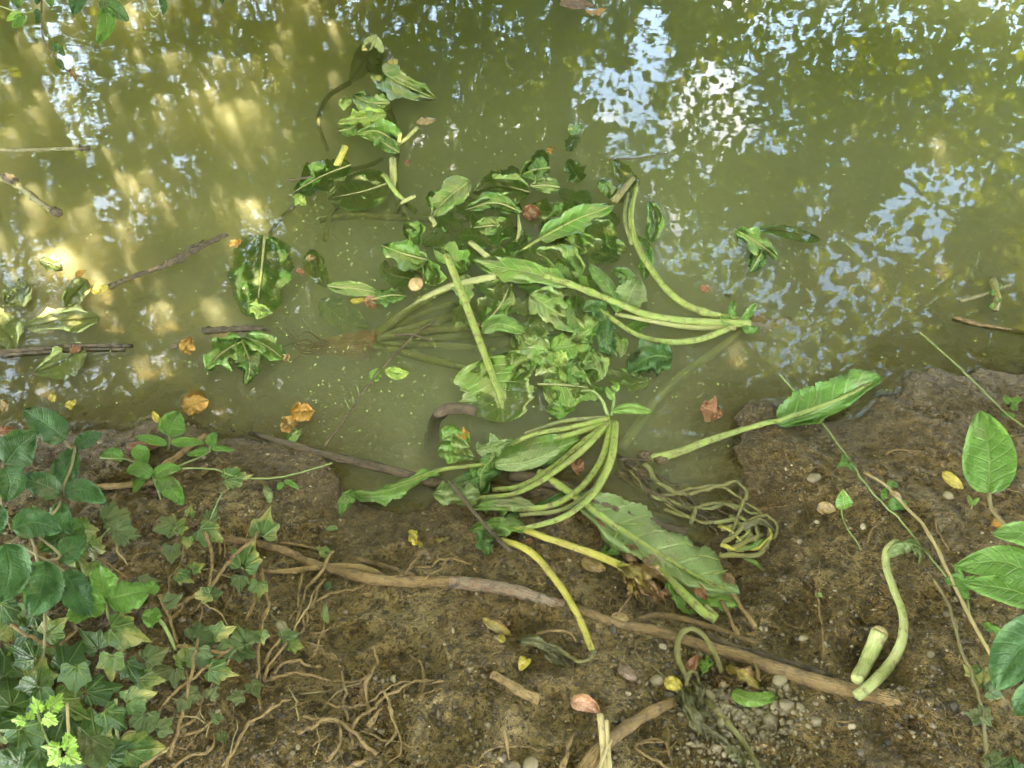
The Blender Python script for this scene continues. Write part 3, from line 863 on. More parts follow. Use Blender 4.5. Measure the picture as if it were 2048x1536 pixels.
def tube(path, r0, r1=None, mat='green', h=None, parent=None, name='stalk', k=8, n=None, rough=0.0, groove=0.0, flat=1.0, under=False, hz=None, wig=0.0, knots=0):
    """stalk, root or stick along PATH (photo points), radius in photo pixels"""
    sd = nseed()
    r1 = r0 if r1 is None else r1
    Lp = sum(math.hypot(path[i + 1][0] - path[i][0], path[i + 1][1] - path[i][1]) for i in range(len(path) - 1))
    n = n or int(max(5, min(60, Lp / 9)))
    if name in ('ivy_runner',): r0, r1 = r0 * .66, r1 * .60
    if name == 'tree_root': r0, r1 = r0 * .85, r1 * .85
    rr = r0 + (r1 - r0) * np.linspace(0, 1, n)
    base_h = (max(r0, r1) * 0.0009) if h is None else h
    C = spline(np.array(p3(path, base_h)), n)
    if wig:
        s = np.arange(n) * (Lp / n)
        C[:, 0] += wig * fbm(s, s * 0, 22, 3, sd) * 2; C[:, 1] += wig * fbm(s, s * 0 + 50, 22, 3, sd) * 2
    c3 = at3(C, hz, under)
    # smooth the path a little so that it does not copy every lump of mud
    for _ in range(2 if hz is None else 0):
        z = c3[:, 2].copy(); z[1:-1] = (z[:-2] + 2 * z[1:-1] + z[2:]) / 4; c3[:, 2] = z
    rad = rr * pxm(c3)
    if rough: rad = rad * (1 + rough * vnoise(np.arange(n) * 0.9, np.zeros(n), sd))
    for q in range(knots):
        c = RNG.uniform(0.1, 0.95) * n
        rad = rad * (1 + 0.35 * np.exp(-((np.arange(n) - c) / 0.9) ** 2))
    T = np.gradient(c3, axis=0); T /= np.linalg.norm(T, axis=1, keepdims=True) + 1e-9
    up = np.tile([0.02, 0.03, 1.0], (n, 1))
    A = np.cross(T, up); A /= np.linalg.norm(A, axis=1, keepdims=True) + 1e-9
    B = np.cross(A, T)
    th = np.arange(k) / k * 2 * np.pi
    if groove: rad = rad * (0.86 + 0.10 * fbm(np.arange(n) * 1.0, np.zeros(n), 9, 2, sd))
    rm = np.ones((n, k))
    if groove: rm = rm * (1 + groove * np.cos(th * (k // 2)))[None, :] 
    if rough: rm = rm * (1 + rough * 0.6 * (RNG.random((n, k)) - 0.5) * 2)
    V = c3[:, None] + rad[:, None, None] * rm[..., None] * (np.cos(th)[None, :, None] * A[:, None] + flat * np.sin(th)[None, :, None] * B[:, None])
    V = V.reshape(-1, 3)
    s = np.r_[0, np.cumsum(np.linalg.norm(np.diff(c3, axis=0), axis=1))]
    uv = np.stack([np.repeat(s * 12, k), np.tile(np.minimum(np.arange(k), k - np.arange(k)) / (k / 2), n)], -1)
    F = [(i * k + j, i * k + (j + 1) % k, (i + 1) * k + (j + 1) % k, (i + 1) * k + j) for i in range(n - 1) for j in range(k)]
    F += [tuple(range(k))[::-1], tuple((n - 1) * k + j for j in range(k))]
    return mesh_obj(name, V, F, MS[mat] if isinstance(mat, str) else mat, parent, uv=uv)

_ivy = np.array([(0.02, 0.0), (-0.10, 0.16), (-0.16, 0.36), (0.0, 0.50), (0.17, 0.44), (0.26, 0.46), (0.50, 0.56), (0.52, 0.36), (0.60, 0.20), (0.78, 0.11), (1.0, 0.0)])
_ivy = np.array([(0.03, 0.0), (-0.06, 0.12), (-0.12, 0.26), (-0.06, 0.38), (0.06, 0.42), (0.20, 0.40), (0.30, 0.44), (0.46, 0.49), (0.50, 0.36), (0.56, 0.26), (0.68, 0.18), (0.84, 0.09), (1.0, 0.0)])
_ivyout = np.vstack([_ivy, _ivy[1:-1][::-1] * [1, -1]])
_maple = np.array([(0.02, 0), (-0.12, 0.2), (-0.02, 0.34), (0.02, 0.56), (0.16, 0.50), (0.24, 0.62), (0.34, 0.50), (0.52, 0.60), (0.56, 0.40), (0.66, 0.42), (0.64, 0.24), (0.84, 0.22), (0.86, 0.10), (1.0, 0)])
_mapleout = np.vstack([_maple, _maple[1:-1][::-1] * [1, -1]])
def ivy(cx, cy, s, ang, mat='ivy', h=0.02, parent=None, name='leaf', shape=None, tilt=None, hz=None, sq=1.0):
    """lobed leaf centred on a photo point, length 2s px, tip towards ANG degrees (0 = photo right, 90 = up)"""
    o = _ivyout if shape is None else shape
    a = R(ang); L = 2 * s
    n = len(o)
    jit = 1 + 0.10 * (RNG.random((n, 1)) - 0.5) * 2
    o = o * jit * [1, sq]
    rings = [np.array([[0.0, 0.0]])] + [o * q for q in (0.38, 0.72, 1.0)]
    L2 = np.vstack(rings)
    tl = RNG.normal(0, 0.35) if tilt is None else tilt
    rl = RNG.normal(0, 0.25)
    hh = L * 0.0007 * (tl * (L2[:, 0] - 0.4) + rl * L2[:, 1] - 0.28 * np.abs(L2[:, 1]) ** 1.5 - 0.22 * L2[:, 0] ** 2) + L * 0.0007 * 0.05 * RNG.normal(0, 1, len(L2)) * (np.hypot(L2[:, 0], L2[:, 1]) > 0.3)
    X = cx + L * ((L2[:, 0] - 0.42) * math.cos(a) - L2[:, 1] * math.sin(a))
    Y = cy - L * ((L2[:, 0] - 0.42) * math.sin(a) + L2[:, 1] * math.cos(a)) * 0.92
    if hz is None:
        g = max(0.0, float(gh(*on([(cx, cy, h)])[0, :2])))
        V = at3(np.column_stack([X, Y, hh + h]), g)
    else:
        V = at3(np.column_stack([X, Y, hh + h]), hz)
    F = [(0, 1 + i, 1 + (i + 1) % n) for i in range(n)]
    for q in range(2):
        b = 1 + q * n
        F += [(b + i, b + n + i, b + n + (i + 1) % n, b + (i + 1) % n) for i in range(n)]
    return mesh_obj(name, V, F, ML[mat], parent, uv=L2)

def solo(name, mid, wa, wb=None, label='', cat='leaf', group=None, **kw):
    o = blade(mid, wa, wb, name=name, **kw)
    return setp(o, label, cat, group)

def rod(name, path, r0, r1=None, label='', cat='twig', group=None, **kw):
    o = tube(path, r0, r1, name=name, **kw)
    return setp(o, label, cat, group)

def lump(name, cx, cy, r, label=None, cat='pebble', group=None, mat=None, squash=0.65, sink=0.25, asp=1.2, rot=0.0):
    import bmesh
    bm = bmesh.new(); bmesh.ops.create_icosphere(bm, subdivisions=3, radius=1.0)
    c = on([(cx, cy, 0.0)])[0]; rm = r * pxm(c)
    sd = nseed()
    V = np.array([v.co[:] for v in bm.verts]); F = [tuple(v.index for v in f.verts) for f in bm.faces]; bm.free()
    V = V * (1 + 0.16 * fbm(V[:, 0] + V[:, 2] * 0.7 + 7, V[:, 1] - V[:, 2] * 0.6 + 3, 0.9, 2, sd))[:, None]
    V = V * [asp, 1, squash]
    cr, sr = math.cos(rot), math.sin(rot)
    V = np.column_stack([V[:, 0] * cr - V[:, 1] * sr, V[:, 0] * sr + V[:, 1] * cr, V[:, 2]]) * rm
    o = mesh_obj(name, V + c + [0, 0, rm * squash * (1 - 2 * sink)], F, mat or M_STONE)
    return setp(o, label, cat, group)

def base_at(x, y): return on([(x, y, 0.0)])[0]
# ================================================================== plants in and by the pool
G1 = 'uprooted leafy plants in the pool'
def plant(name, bx, by, label, cat='plant', group=None):
    return thing(name, base_at(bx, by), label, cat, group)

# ---- plant with its crown at the edge of the mud, stalks fanned down over the bank
p = plant('uprooted_plant', 1215, 840, 'uprooted green plant fanning curved stalks over the mud edge', group=G1)
tube([(1218, 838), (1140, 855, .006), (1070, 868, .008), (1022, 888)], 8, 6, 'green', .012, p, groove=.07)
tube([(1212, 836), (1130, 842, .006), (1050, 868)], 5, 4, 'olive', .010, p)
tube([(1216, 846), (1130, 872, .006), (1062, 893), (1030, 905)], 8, 6, 'green', .010, p, groove=.07)
tube([(1218, 846), (1165, 900, .016), (1100, 950, .020), (1035, 985, .014), (950, 997), (905, 1003)], 8, 5, 'green', .016, p, groove=.07)
tube([(1216, 848), (1170, 882, .010), (1105, 935, .012), (1040, 972, .008), (985, 980)], 9, 6, 'green', .012, p, groove=.07)
tube([(1224, 846), (1205, 915, .02), (1165, 972, .022), (1110, 1008, .016), (1050, 1018, .006), (990, 1016)], 9, 6, 'green', .014, p, groove=.07)
tube([(1230, 846), (1222, 918, .024), (1188, 985, .026), (1130, 1032, .018), (1060, 1054, .006), (1010, 1060)], 9, 6, 'green', .016, p, groove=.07)
tube([(1226, 850), (1212, 930, .018), (1180, 985, .02), (1120, 1020, .012), (1040, 1030)], 6, 5, 'olive', .014, p, groove=.07)
blade([(985, 925, .012), (1040, 918, .02), (1105, 900, .022), (1160, 880, .010)], 26, 34, 'green', .012, (0.9, .38), fold=-.5, ruf=.22, ser=.06, n=34, parent=p)
blade([(990, 930, .016), (1050, 925, .03), (1120, 900, .03)], 16, 22, 'pale', .016, (0.9, .45), fold=-.5, ruf=.2, parent=p)
blade([(952, 900), (990, 890, .012), (1032, 878, .004)], 17, 20, 'pale', .014, (.8, .6), fold=.2, ruf=.5, ser=.2, lob=.8, parent=p)
blade([(1000, 905), (965, 940, .01), (960, 985, .002)], 24, 30, 'green', .012, (.8, .6), fold=-.3, ruf=.5, ser=.12, lob=.5, parent=p)
blade([(1000, 940, .01), (945, 960, .012), (880, 990, .0)], 20, 26, 'dark', .006, (.8, .6), fold=-.2, ruf=.5, ser=.1, lob=.4, parent=p)
blade([(960, 985, .006), (910, 990, .014), (862, 985, .004)], 22, 20, 'pale', .012, (.7, .6), fold=.2, ruf=.6, ser=.14, lob=.7, parent=p)
blade([(1040, 1012, .006), (985, 1012, .012), (935, 1018)], 13, 19, 'green', .010, (.8, .6), fold=-.3, ruf=.5, ser=.1, lob=.5, parent=p)
blade([(1070, 1010, .012), (1010, 1000, .012), (950, 1004, .002)], 9, 15, 'pale', .014, (.8, .6), fold=-.3, ruf=.5, ser=.1, lob=.6, parent=p)
blade([(1050, 1052, .008), (985, 1048, .014), (940, 1062)], 12, 20, 'green', .010, (.8, .5), fold=-.3, ruf=.5, ser=.1, lob=.4, parent=p)
blade([(985, 1050), (970, 1080, .008), (978, 1112)], 16, 18, 'dark', .010, (.8, .6), fold=.2, ruf=.5, ser=.12, lob=.5, parent=p)
tube([(1010, 925), (940, 932), (880, 940), (820, 962), (760, 985)], 5, 3, 'green', .012, p)
blade([(880, 940, .004), (820, 965, .012), (760, 985, .010), (700, 990, .004)], 15, 20, 'green', .010, (.95, .6), fold=-.2, ruf=.6, ser=.16, lob=.7, n=36, parent=p)
blade([(712, 985, .008), (692, 1005, .008), (680, 1030)], 17, 12, 'green', .010, (.6, .6), fold=-.2, ruf=.3, ser=.10, parent=p)
tube([(1216, 832), (1204, 800, .02), (1185, 780, .03), (1163, 782, .02)], 4, 1.5, 'vine', .012, p, name='tendril')
tube([(1222, 832), (1228, 800, .02), (1226, 772, .035)], 3.5, 2, 'vine', .010, p)
blade([(1226, 800, .02), (1216, 782, .03), (1212, 772, .03)], 7, 7, 'bright', .014, ruf=.3, parent=p)
blade([(1226, 785, .03), (1232, 772, .04), (1230, 764, .04)], 9, 8, 'bright', .012, ruf=.5, ser=.2, parent=p)
blade([(1222, 822, .008), (1262, 814, .02), (1308, 826, .004)], 13, 9, 'bright', .010, (.85, .6), fold=.3, ruf=.35, ser=.12, parent=p)
blade([(882, 880), (905, 870), (940, 895)], 26, 22, 'siltd', .002, ruf=.3, lob=.3, parent=p)
blade([(875, 905), (905, 905), (950, 915)], 20, 26, 'siltd', .001, ruf=.3, lob=.3, parent=p)
blade([(1000, 1040), (1100, 1002), (1155, 960)], 9, 7, 'dark', .006, ruf=.4, parent=p)

# ---- big leaf lying across the mud
p = plant('fallen_leaf', 1300, 1100, 'large pale green leaf with thick midrib sprawled across the mud', 'leaf')
blade([(1150, 992, .004), (1220, 1046, .012), (1310, 1103, .020), (1400, 1158, .014), (1480, 1188, .004)], 34, 74, 'pale', .010, (.95, .50), fold=-.10, ruf=.16, ser=.07, lob=.28, n=56, m=7, parent=p)
blade([(1330, 1125, -.004), (1380, 1180), (1480, 1205)], 40, 30, 'bright', .006, (.8, .45), fold=-.1, ruf=.16, ser=.08, lob=.2, n=34, parent=p, name='lower_lobe')
blade([(1225, 1070), (1235, 1090), (1255, 1110)], 26, 14, 'green', .002, ruf=.3, lob=.4, parent=p, name='lower_lobe')
tube([(1078, 944, .004), (1140, 985, .008), (1220, 1044, .014), (1310, 1101, .021), (1400, 1156, .014), (1465, 1183, .006)], 10, 3, 'green', .012, p, name='midrib', groove=.06, n=44)
for a_, b_, c_ in [((1225, 1048), (1290, 1050), (1335, 1075)), ((1280, 1085), (1350, 1080), (1400, 1100)), ((1340, 1122), (1395, 1110), (1440, 1120)), ((1385, 1150), (1420, 1150), (1455, 1140)), ((1240, 1060), (1225, 1080), (1232, 1098)), ((1330, 1118), (1335, 1140), (1350, 1152))]:
    tube([a_ + (.015,), b_ + (.016,), c_ + (.012,)], 2.4, 1.0, 'green', .009, p, name='side_vein', k=6)

p = plant('cut_stalk', 1370, 1190, 'thick pale green stalk with torn end lying over the large leaf', 'stalk')
tube([(1305, 1130, .008), (1345, 1164, .012), (1400, 1218, .006), (1432, 1240, .002)], 10, 12, 'green', .016, p, groove=.08, name='shaft')
tube([(1405, 1222), (1425, 1240)], 7, 3, 'yellow', .014, p, name='torn_tip')
tube([(1412, 1212), (1437, 1232)], 5, 2, 'cream', .016, p, name='torn_tip')
blade([(1345, 1160, .01), (1338, 1172, .01), (1346, 1195)], 8, 8, 'brtip', .016, ruf=.5, ser=.1, parent=p, name='leaf_stub')

# ---- leaf at the waterline
p = plant('beached_leaf', 1600, 835, 'bright green leaf with browned tip half in the water at the shore', 'leaf')
blade([(1555, 848, .004), (1625, 828, .012), (1690, 796, .012), (1765, 757, .004)], 20, 55, 'brtip', .008, (.85, .50), fold=-.05, ruf=.20, ser=.10, lob=.22, n=46, m=7, parent=p)
tube([(1290, 920, -.012), (1350, 906, .0), (1420, 880, .008), (1500, 855, .014), (1590, 830, .016), (1680, 797, .014), (1745, 765, .006)], 11, 3, 'green', .008, p, name='midrib', groove=.07, n=46)
for a_, b_, c_ in [((1620, 820), (1632, 795), (1630, 770)), ((1670, 800), (1680, 778), (1682, 762)), ((1715, 782), (1730, 768), (1738, 752))]:
    tube([a_ + (.010,), b_ + (.012,), c_ + (.008,)], 2.0, .9, 'green', .007, p, name='side_vein', k=6)

# ---- plant at the right side of the pool, stalks trailing towards the middle
p = plant('uprooted_plant', 1480, 645, 'bright stalked plant floating beside the patch of sky reflections', group=G1)
tube([(1500, 648), (1440, 645, .004), (1360, 640, .006), (1290, 628, .008), (1220, 600, .008), (1150, 572, .004), (1090, 552)], 9, 8, 'green', .006, p, groove=.07, knots=2)
tube([(1478, 640), (1400, 622, .004), (1345, 590, .006), (1300, 535, .004), (1270, 480), (1262, 425, -.004), (1276, 360, -.016)], 9, 6, 'green', .006, p, groove=.07, knots=2)
tube([(1455, 658), (1400, 678, .008), (1340, 684, .006), (1280, 672), (1235, 645), (1200, 620)], 8, 6, 'green', .006, p, groove=.07)
tube([(1470, 655), (1380, 655), (1290, 640), (1230, 628)], 7, 5, 'drown', .000, p)
tube([(1455, 590, -.01), (1500, 535, -.01), (1510, 500, -.02)], 8, 6, 'drown', -.004, p)
tube([(1265, 490), (1250, 440), (1255, 385)], 5, 4, 'olive', .0, p)
tube([(1240, 900, -.05), (1330, 780, -.05), (1420, 710, -.04), (1490, 655, -.02)], 10, 8, 'drown', .0, p, hz=0.0)
tube([(1500, 640), (1540, 652), (1580, 640)], 22, 8, 'taproot', -.03, p, name='root', rough=.1)
for mid_ in [[(1472, 640, .004), (1462, 622, .016), (1470, 600, .006)], [(1482, 642, .004), (1500, 622, .014), (1512, 606, .004)], [(1470, 650, .004), (1448, 640, .012), (1440, 622, .004)], [(1485, 650, .002), (1500, 660, .008), (1520, 655, .002)]]:
    blade(mid_, 9, 7, 'brtip', .004, (.8, .5), fold=.4, ruf=.5, ser=.08, n=14, m=3, parent=p, name='crown_shoot')
blade([(1140, 572, .003), (1070, 548, .004), (1000, 535, .002), (945, 520)], 22, 24, 'siltd', .003, (.9, .5), fold=-.1, ruf=.28, ser=.1, lob=.3, n=40, parent=p)
blade([(1240, 625, .006), (1218, 575, .014), (1180, 530, .004)], 13, 17, 'green', .008, (.9, .4), fold=-.6, ruf=.2, ser=.06, parent=p)
blade([(1250, 614, .004), (1262, 588, .008), (1278, 556, .002)], 30, 30, 'pale', .005, (.75, .5), fold=.12, ruf=.2, ser=.12, lob=.15, parent=p)
blade([(1215, 622, .004), (1190, 650, .008), (1150, 680, -.002)], 28, 30, 'siltd', .004, (.85, .5), fold=-.4, ruf=.4, ser=.08, lob=.4, parent=p)
blade([(1215, 640, .008), (1212, 675, .012), (1222, 712, .0)], 22, 20, 'dark', .008, (.8, .5), fold=-.5, ruf=.4, ser=.1, lob=.3, parent=p)
blade([(1060, 590, .0), (1105, 620, .003), (1170, 660, .0)], 30, 34, 'silt', .0015, (.85, .5), fold=.05, ruf=.3, ser=.1, lob=.3, parent=p)
blade([(1345, 715, .002), (1300, 715, .008), (1255, 745, -.002)], 34, 36, 'dark', .004, (.7, .5), fold=-.25, ruf=.5, ser=.1, lob=.3, parent=p)
blade([(1080, 478, .0), (1150, 440, .004), (1228, 410, .0)], 25, 22, 'siltd', .003, (.8, .6), fold=.15, ruf=.3, ser=.1, lob=.25, n=36, parent=p)
tube([(1040, 505, -.01), (1080, 478), (1150, 440, .003), (1222, 412)], 4, 1.5, 'green', .004, p, name='midrib')
blade([(1240, 405), (1255, 365), (1228, 318)], 20, 18, 'silt', -.004, (.8, .55), fold=0, ruf=.2, ser=.16, lob=.2, parent=p)
tube([(1228, 402, .004), (1248, 378, .010), (1266, 356, .012)], 8, 6, 'rot', .004, p)
blade([(1302, 484), (1312, 440), (1300, 402)], 17, 18, 'siltd', -.001, (.8, .5), ruf=.2, ser=.16, parent=p)
blade([(1290, 560), (1295, 500), (1275, 470)], 12, 15, 'siltd', -.001, ruf=.3, parent=p)
blade([(1150, 560), (1130, 520), (1070, 500)], 30, 24, 'silt', -.002, ruf=.4, lob=.3, parent=p)
blade([(1230, 520), (1190, 500), (1120, 470)], 22, 24, 'silt', -.006, ruf=.4, lob=.3, parent=p)
blade([(1210, 745), (1255, 755), (1290, 760)], 20, 18, 'silt', -.004, ruf=.3, lob=.3, parent=p)
blade([(1180, 700, .002), (1200, 735, .004), (1190, 765)], 22, 20, 'silt', -.001, ruf=.5, lob=.5, parent=p)
blade([(1165, 620, .002), (1195, 610, .008), (1215, 660)], 16, 14, 'dark', .006, ruf=.5, lob=.4, parent=p)
blade([(1100, 700, .0), (1060, 690, .003), (1030, 665)], 24, 20, 'silt', .0, ruf=.3, lob=.3, parent=p)

for cx_, cy_, L_, w_, m_ in [(1085, 520, 90, 26, 'silt'), (1160, 480, 80, 24, 'siltd'), (1050, 560, 70, 22, 'siltd'), (1130, 590, 90, 30, 'silt'), (1190, 570, 60, 20, 'siltd'), (1090, 650, 90, 30, 'silt'), (1140, 690, 80, 28, 'siltd'), (1230, 690, 70, 22, 'silt'),
        (1010, 470, 70, 22, 'siltd'), (1200, 440, 80, 20, 'silt'), (1150, 390, 70, 20, 'siltd'), (1260, 760, 80, 24, 'silt'), (1180, 780, 60, 20, 'siltd'), (1210, 520, 60, 16, 'green'), (1075, 600, 60, 22, 'green'), (1180, 650, 60, 22, 'dark'), (1040, 690, 60, 22, 'silt'), (1240, 480, 60, 16, 'siltd'), (900, 520, 90, 26, 'siltd'), (930, 580, 80, 24, 'silt'), (870, 470, 70, 24, 'silt'), (950, 420, 90, 26, 'silt'), (1010, 520, 80, 26, 'siltd'), (1130, 430, 80, 26, 'siltd'), (1090, 420, 70, 24, 'silt'), (1170, 620, 80, 24, 'green'), (1030, 620, 70, 22, 'silt'), (900, 440, 60, 20, 'siltd'), (1280, 650, 60, 16, 'siltd'), (1050, 740, 70, 24, 'siltd'), (820, 470, 60, 20, 'siltd'), (1140, 545, 90, 26, 'green'), (1100, 470, 80, 24, 'green'), (1170, 700, 80, 24, 'green'), (1000, 350, 80, 24, 'siltd'), (1150, 340, 60, 20, 'siltd'), (1210, 380, 50, 16, 'siltd'), (950, 480, 70, 22, 'siltd'), (1040, 480, 70, 22, 'green'), (1240, 560, 60, 18, 'siltd'), (1290, 520, 50, 14, 'siltd'), (1080, 690, 80, 26, 'siltd'), (860, 545, 70, 22, 'siltd'), (1120, 810, 60, 18, 'siltd'), (1020, 740, 70, 22, 'siltd'), (930, 640, 70, 20, 'silt'), (880, 400, 60, 20, 'siltd'), (1070, 320, 60, 18, 'siltd'), (1150, 290, 40, 14, 'siltd'), (1190, 470, 80, 22, 'siltd'), (1160, 745, 70, 20, 'green'), (990, 580, 70, 20, 'siltd')]:
    a_ = random.uniform(0, 6.28); q_ = random.uniform(-.25, .25)
    blade([(cx_ - L_ * .5 * math.cos(a_), cy_ - L_ * .4 * math.sin(a_)), (cx_ + q_ * L_ * math.sin(a_), cy_ - q_ * L_ * math.cos(a_), .002), (cx_ + L_ * .5 * math.cos(a_), cy_ + L_ * .4 * math.sin(a_))], w_, w_ * .8, m_, random.uniform(-.010, .0005), (.75, .5), ruf=.16, ser=.12, lob=.35, parent=p, n=22, m=4)

# ---- drowned plant with the swollen root, under the surface
p = plant('drowned_plant', 745, 685, 'drowned plant with swollen orange root under the murky water', group=G1)
tube([(760, 684, .0), (720, 684, -.006), (670, 690, -.014), (625, 700, -.03)], 26, 14, 'taproot', -.035, p, name='taproot', k=14, rough=.07, hz=0.0)
tube([(735, 700, .0), (690, 700, -.006), (640, 694, -.02)], 22, 9, 'taproot', -.04, p, name='taproot', k=12, rough=.07, hz=0.0)
for q in range(9):
    ang = -2.6 - q * .13
    x_, y_ = 640 + random.uniform(-10, 30), 695 + random.uniform(-14, 14)
    tube([(x_, y_), (x_ - 30, y_ + random.uniform(-20, 25), -.004), (x_ - 55 - random.uniform(0, 30), y_ + random.uniform(-45, 60), -.012)], 2.4, .8, 'taproot', -.022, p, name='rootlet', k=5, hz=0.0, wig=3)
for pts, r0_, r1_, hh_ in [([(748, 672), (830, 612, .004), (900, 575, .012), (990, 553, .016)], 9, 8, -.014), ([(752, 680), (860, 662, .004), (960, 652, .008)], 9, 7, -.016), ([(750, 690), (850, 716), (955, 742, .004)], 8, 7, -.014), ([(756, 688), (870, 690), (990, 700)], 8, 6, -.026), ([(760, 676), (880, 640), (960, 622), (1020, 600, .008)], 9, 6, -.024), ([(756, 682), (860, 675), (1000, 668), (1100, 662)], 8, 6, -.032), ([(1000, 690), (1080, 668), (1150, 680)], 7, 6, -.03), ([(780, 655), (880, 615), (960, 600)], 6, 5, -.03)]:
    tube(pts, r0_, r1_, 'drown', hh_, p, hz=0.0)
blade([(968, 650), (1004, 605, .004), (1020, 560)], 22, 44, 'silt', -.004, (.95, .55), ruf=.2, ser=.12, lob=.25, n=36, parent=p)
tube([(962, 655), (1000, 612, .004), (1018, 575)], 3, 1.5, 'drown', -.002, p, name='midrib')
blade([(965, 662, .004), (1000, 648, .012), (1050, 664, .002)], 15, 20, 'green', .006, (.8, .45), fold=-.35, ruf=.25, ser=.08, n=34, parent=p)
blade([(640, 600), (690, 640), (740, 655)], 30, 30, 'silt', -.035, ruf=.2, lob=.2, parent=p, hz=0.0)
blade([(900, 470), (925, 500), (980, 520)], 24, 22, 'siltd', -.012, ruf=.2, lob=.2, parent=p, hz=0.0)
tube([(940, 486), (975, 515)], 7, 7, 'drown', -.003, p)
tube([(965, 470), (990, 505)], 5, 5, 'drown', -.008, p, hz=0.0)

# ---- leaf held on a cut stalk that stands out of the water
p = plant('stalked_leaf', 975, 740, 'cut upright stalk running into a broad silt coated leaf', 'leaf')
tube([(893, 510, .060), (915, 565, .045), (940, 630, .026), (962, 690, .008), (982, 742, .001), (998, 785, -.004), (1006, 820, -.010)], 8, 8, 'green', .004, p, name='stalk', groove=.08, n=30)
blade([(975, 715, .001), (992, 765, .002), (1000, 800), (1008, 845, -.008)], 78, 82, 'silt', .0015, (.62, .35), fold=-.03, ruf=.10, ser=.06, lob=.18, n=50, m=8, parent=p)
blade([(1085, 768), (1130, 770, .001), (1182, 776)], 46, 44, 'silt', .000, (.7, .45), fold=0, ruf=.10, ser=.07, lob=.12, n=40, m=7, parent=p, name='second_blade')
tube([(1075, 768), (1130, 770), (1175, 775)], 2.4, 1, 'drown', .002, p, name='midrib')
blade([(1045, 700), (1085, 715, .002), (1120, 745)], 34, 26, 'silt', -.001, ruf=.2, lob=.4, parent=p, name='second_blade')
blade([(1210, 730), (1150, 742), (1100, 730)], 20, 20, 'silt', -.003, ruf=.2, lob=.3, parent=p, name='second_blade')

# ---- plant in the upper middle: loose leaves and cut stalks
G2 = 'leaves drifting in the open water'
def leafthing(name, mid, wa, wb, mat, label, h=.002, stalk=None, sm='drown', **kw):
    b = base_at(mid[0][0], mid[0][1])
    pp = thing(name, b, label, 'leaf', G2)
    blade(mid, wa, wb, mat, h, parent=pp, **kw)
    mr = kw.get('hz')
    tube(list(mid), max(2.0, min(4, wa * .08)), 1.0, sm, h + .0015, pp, name='midrib', k=6, hz=mr)
    if stalk:
        tube(stalk, 5, 4, sm, h, pp, name='stalk', hz=mr)
    return pp
leafthing('drifting_leaf', [(780, 366), (725, 384), (656, 398)], 42, 36, 'silt', 'broad silty leaf floating flat with pale midrib below two cut stalks', h=-.003, fold=0, ruf=.1, ser=.05, prof=(.75, .5))
leafthing('drifting_leaf', [(702, 330), (645, 352), (585, 386)], 32, 28, 'siltd', 'ragged dark green floating leaf crossed by a thin black twig', h=-.0015, fold=0, ruf=.25, ser=.14, lob=.3)
leafthing('drifting_leaf', [(940, 362, .006), (895, 396, .008), (862, 436, .0)], 30, 30, 'silt', 'folded leaf with one green half and one silted half', h=.001, fold=.1, ruf=.3, ser=.1, lob=.2, stalk=[(862, 436), (870, 448), (862, 460, -.01)])
leafthing('drifting_leaf', [(735, 120, -.02), (790, 160, .002), (872, 198, -.002)], 34, 26, 'silt', 'green leaf furthest out with a bright midrib and dark grit', h=.001, ruf=.3, ser=.12, lob=.3, stalk=[(716, 108, -.02), (745, 130, -.008)], sm='green')
leafthing('sunken_leaf', [(752, 70, .012), (738, 105), (700, 165, -.02)], 24, 26, 'drowned', 'pale sunken leaf on a long bent stalk beneath the surface', h=-.005, hz=0.0, ruf=.2, ser=.1, stalk=[(700, 165, -.014), (655, 195, -.012), (637, 245, -.008), (655, 300, -.03)])
leafthing('drifting_leaf', [(780, 205), (740, 205, .004), (705, 190)], 20, 22, 'siltd', 'crumpled brownish green leaf topmost of the middle raft', h=.002, ruf=.5, ser=.15, lob=.5)
leafthing('drifting_leaf', [(772, 228), (730, 235, .004), (676, 245)], 24, 20, 'limeround', 'yellow green torn leaf in the middle raft', h=.003, ruf=.5, ser=.15, lob=.6)
leafthing('drifting_leaf', [(800, 290), (755, 262, .004), (712, 268)], 24, 24, 'siltd', 'dark green leaf with wavy edge at the bottom of the raft', h=.001, ruf=.4, ser=.14, lob=.3)
leafthing('drifting_leaf', [(715, 248), (698, 258, .004), (675, 262)], 13, 13, 'green', 'small bright green scrap beside the yellow torn leaf', h=.004, ruf=.5, lob=.5, ser=.1)
leafthing('drifting_leaf', [(760, 280, .004), (778, 292, .008), (800, 306)], 14, 16, 'green', 'small raised green leaf above a cut stalk', h=.003, ruf=.4, ser=.14)
leafthing('drifting_leaf', [(1100, 335), (1065, 340, .003), (1042, 352)], 26, 24, 'green', 'rounded green leaf topmost of the dense floating mat', h=.001, ruf=.35, ser=.1, lob=.2, sm='green')
leafthing('drifting_leaf', [(1060, 385), (1000, 372), (945, 385)], 28, 30, 'silt', 'silted leaf with pale midrib beside the rounded green one', h=-.004, ruf=.2, ser=.1, lob=.2)
leafthing('drifting_leaf', [(1045, 425), (990, 405, .003), (930, 420)], 22, 16, 'siltd', 'long dark leaf with frilled upper edge in the floating mat', h=-.001, ruf=.4, ser=.12, lob=.3)
leafthing('drifting_leaf', [(1120, 375), (1090, 370, .003), (1060, 372)], 16, 16, 'silt', 'yellowish leaf pad hanging in the floating mat', h=.001, ruf=.3, ser=.1)
leafthing('drifting_leaf', [(1000, 450), (975, 452), (948, 455)], 18, 18, 'silt', 'oval olive leaf drifting with its veins up', h=.0, ruf=.15, ser=.12, prof=(.8, .5))
leafthing('drifting_leaf', [(855, 520, .002), (800, 505, .006), (762, 490)], 24, 26, 'siltd', 'cupped green leaf with torn dark rim under the cut stalks', h=.001, fold=.3, ruf=.4, ser=.1, lob=.3)
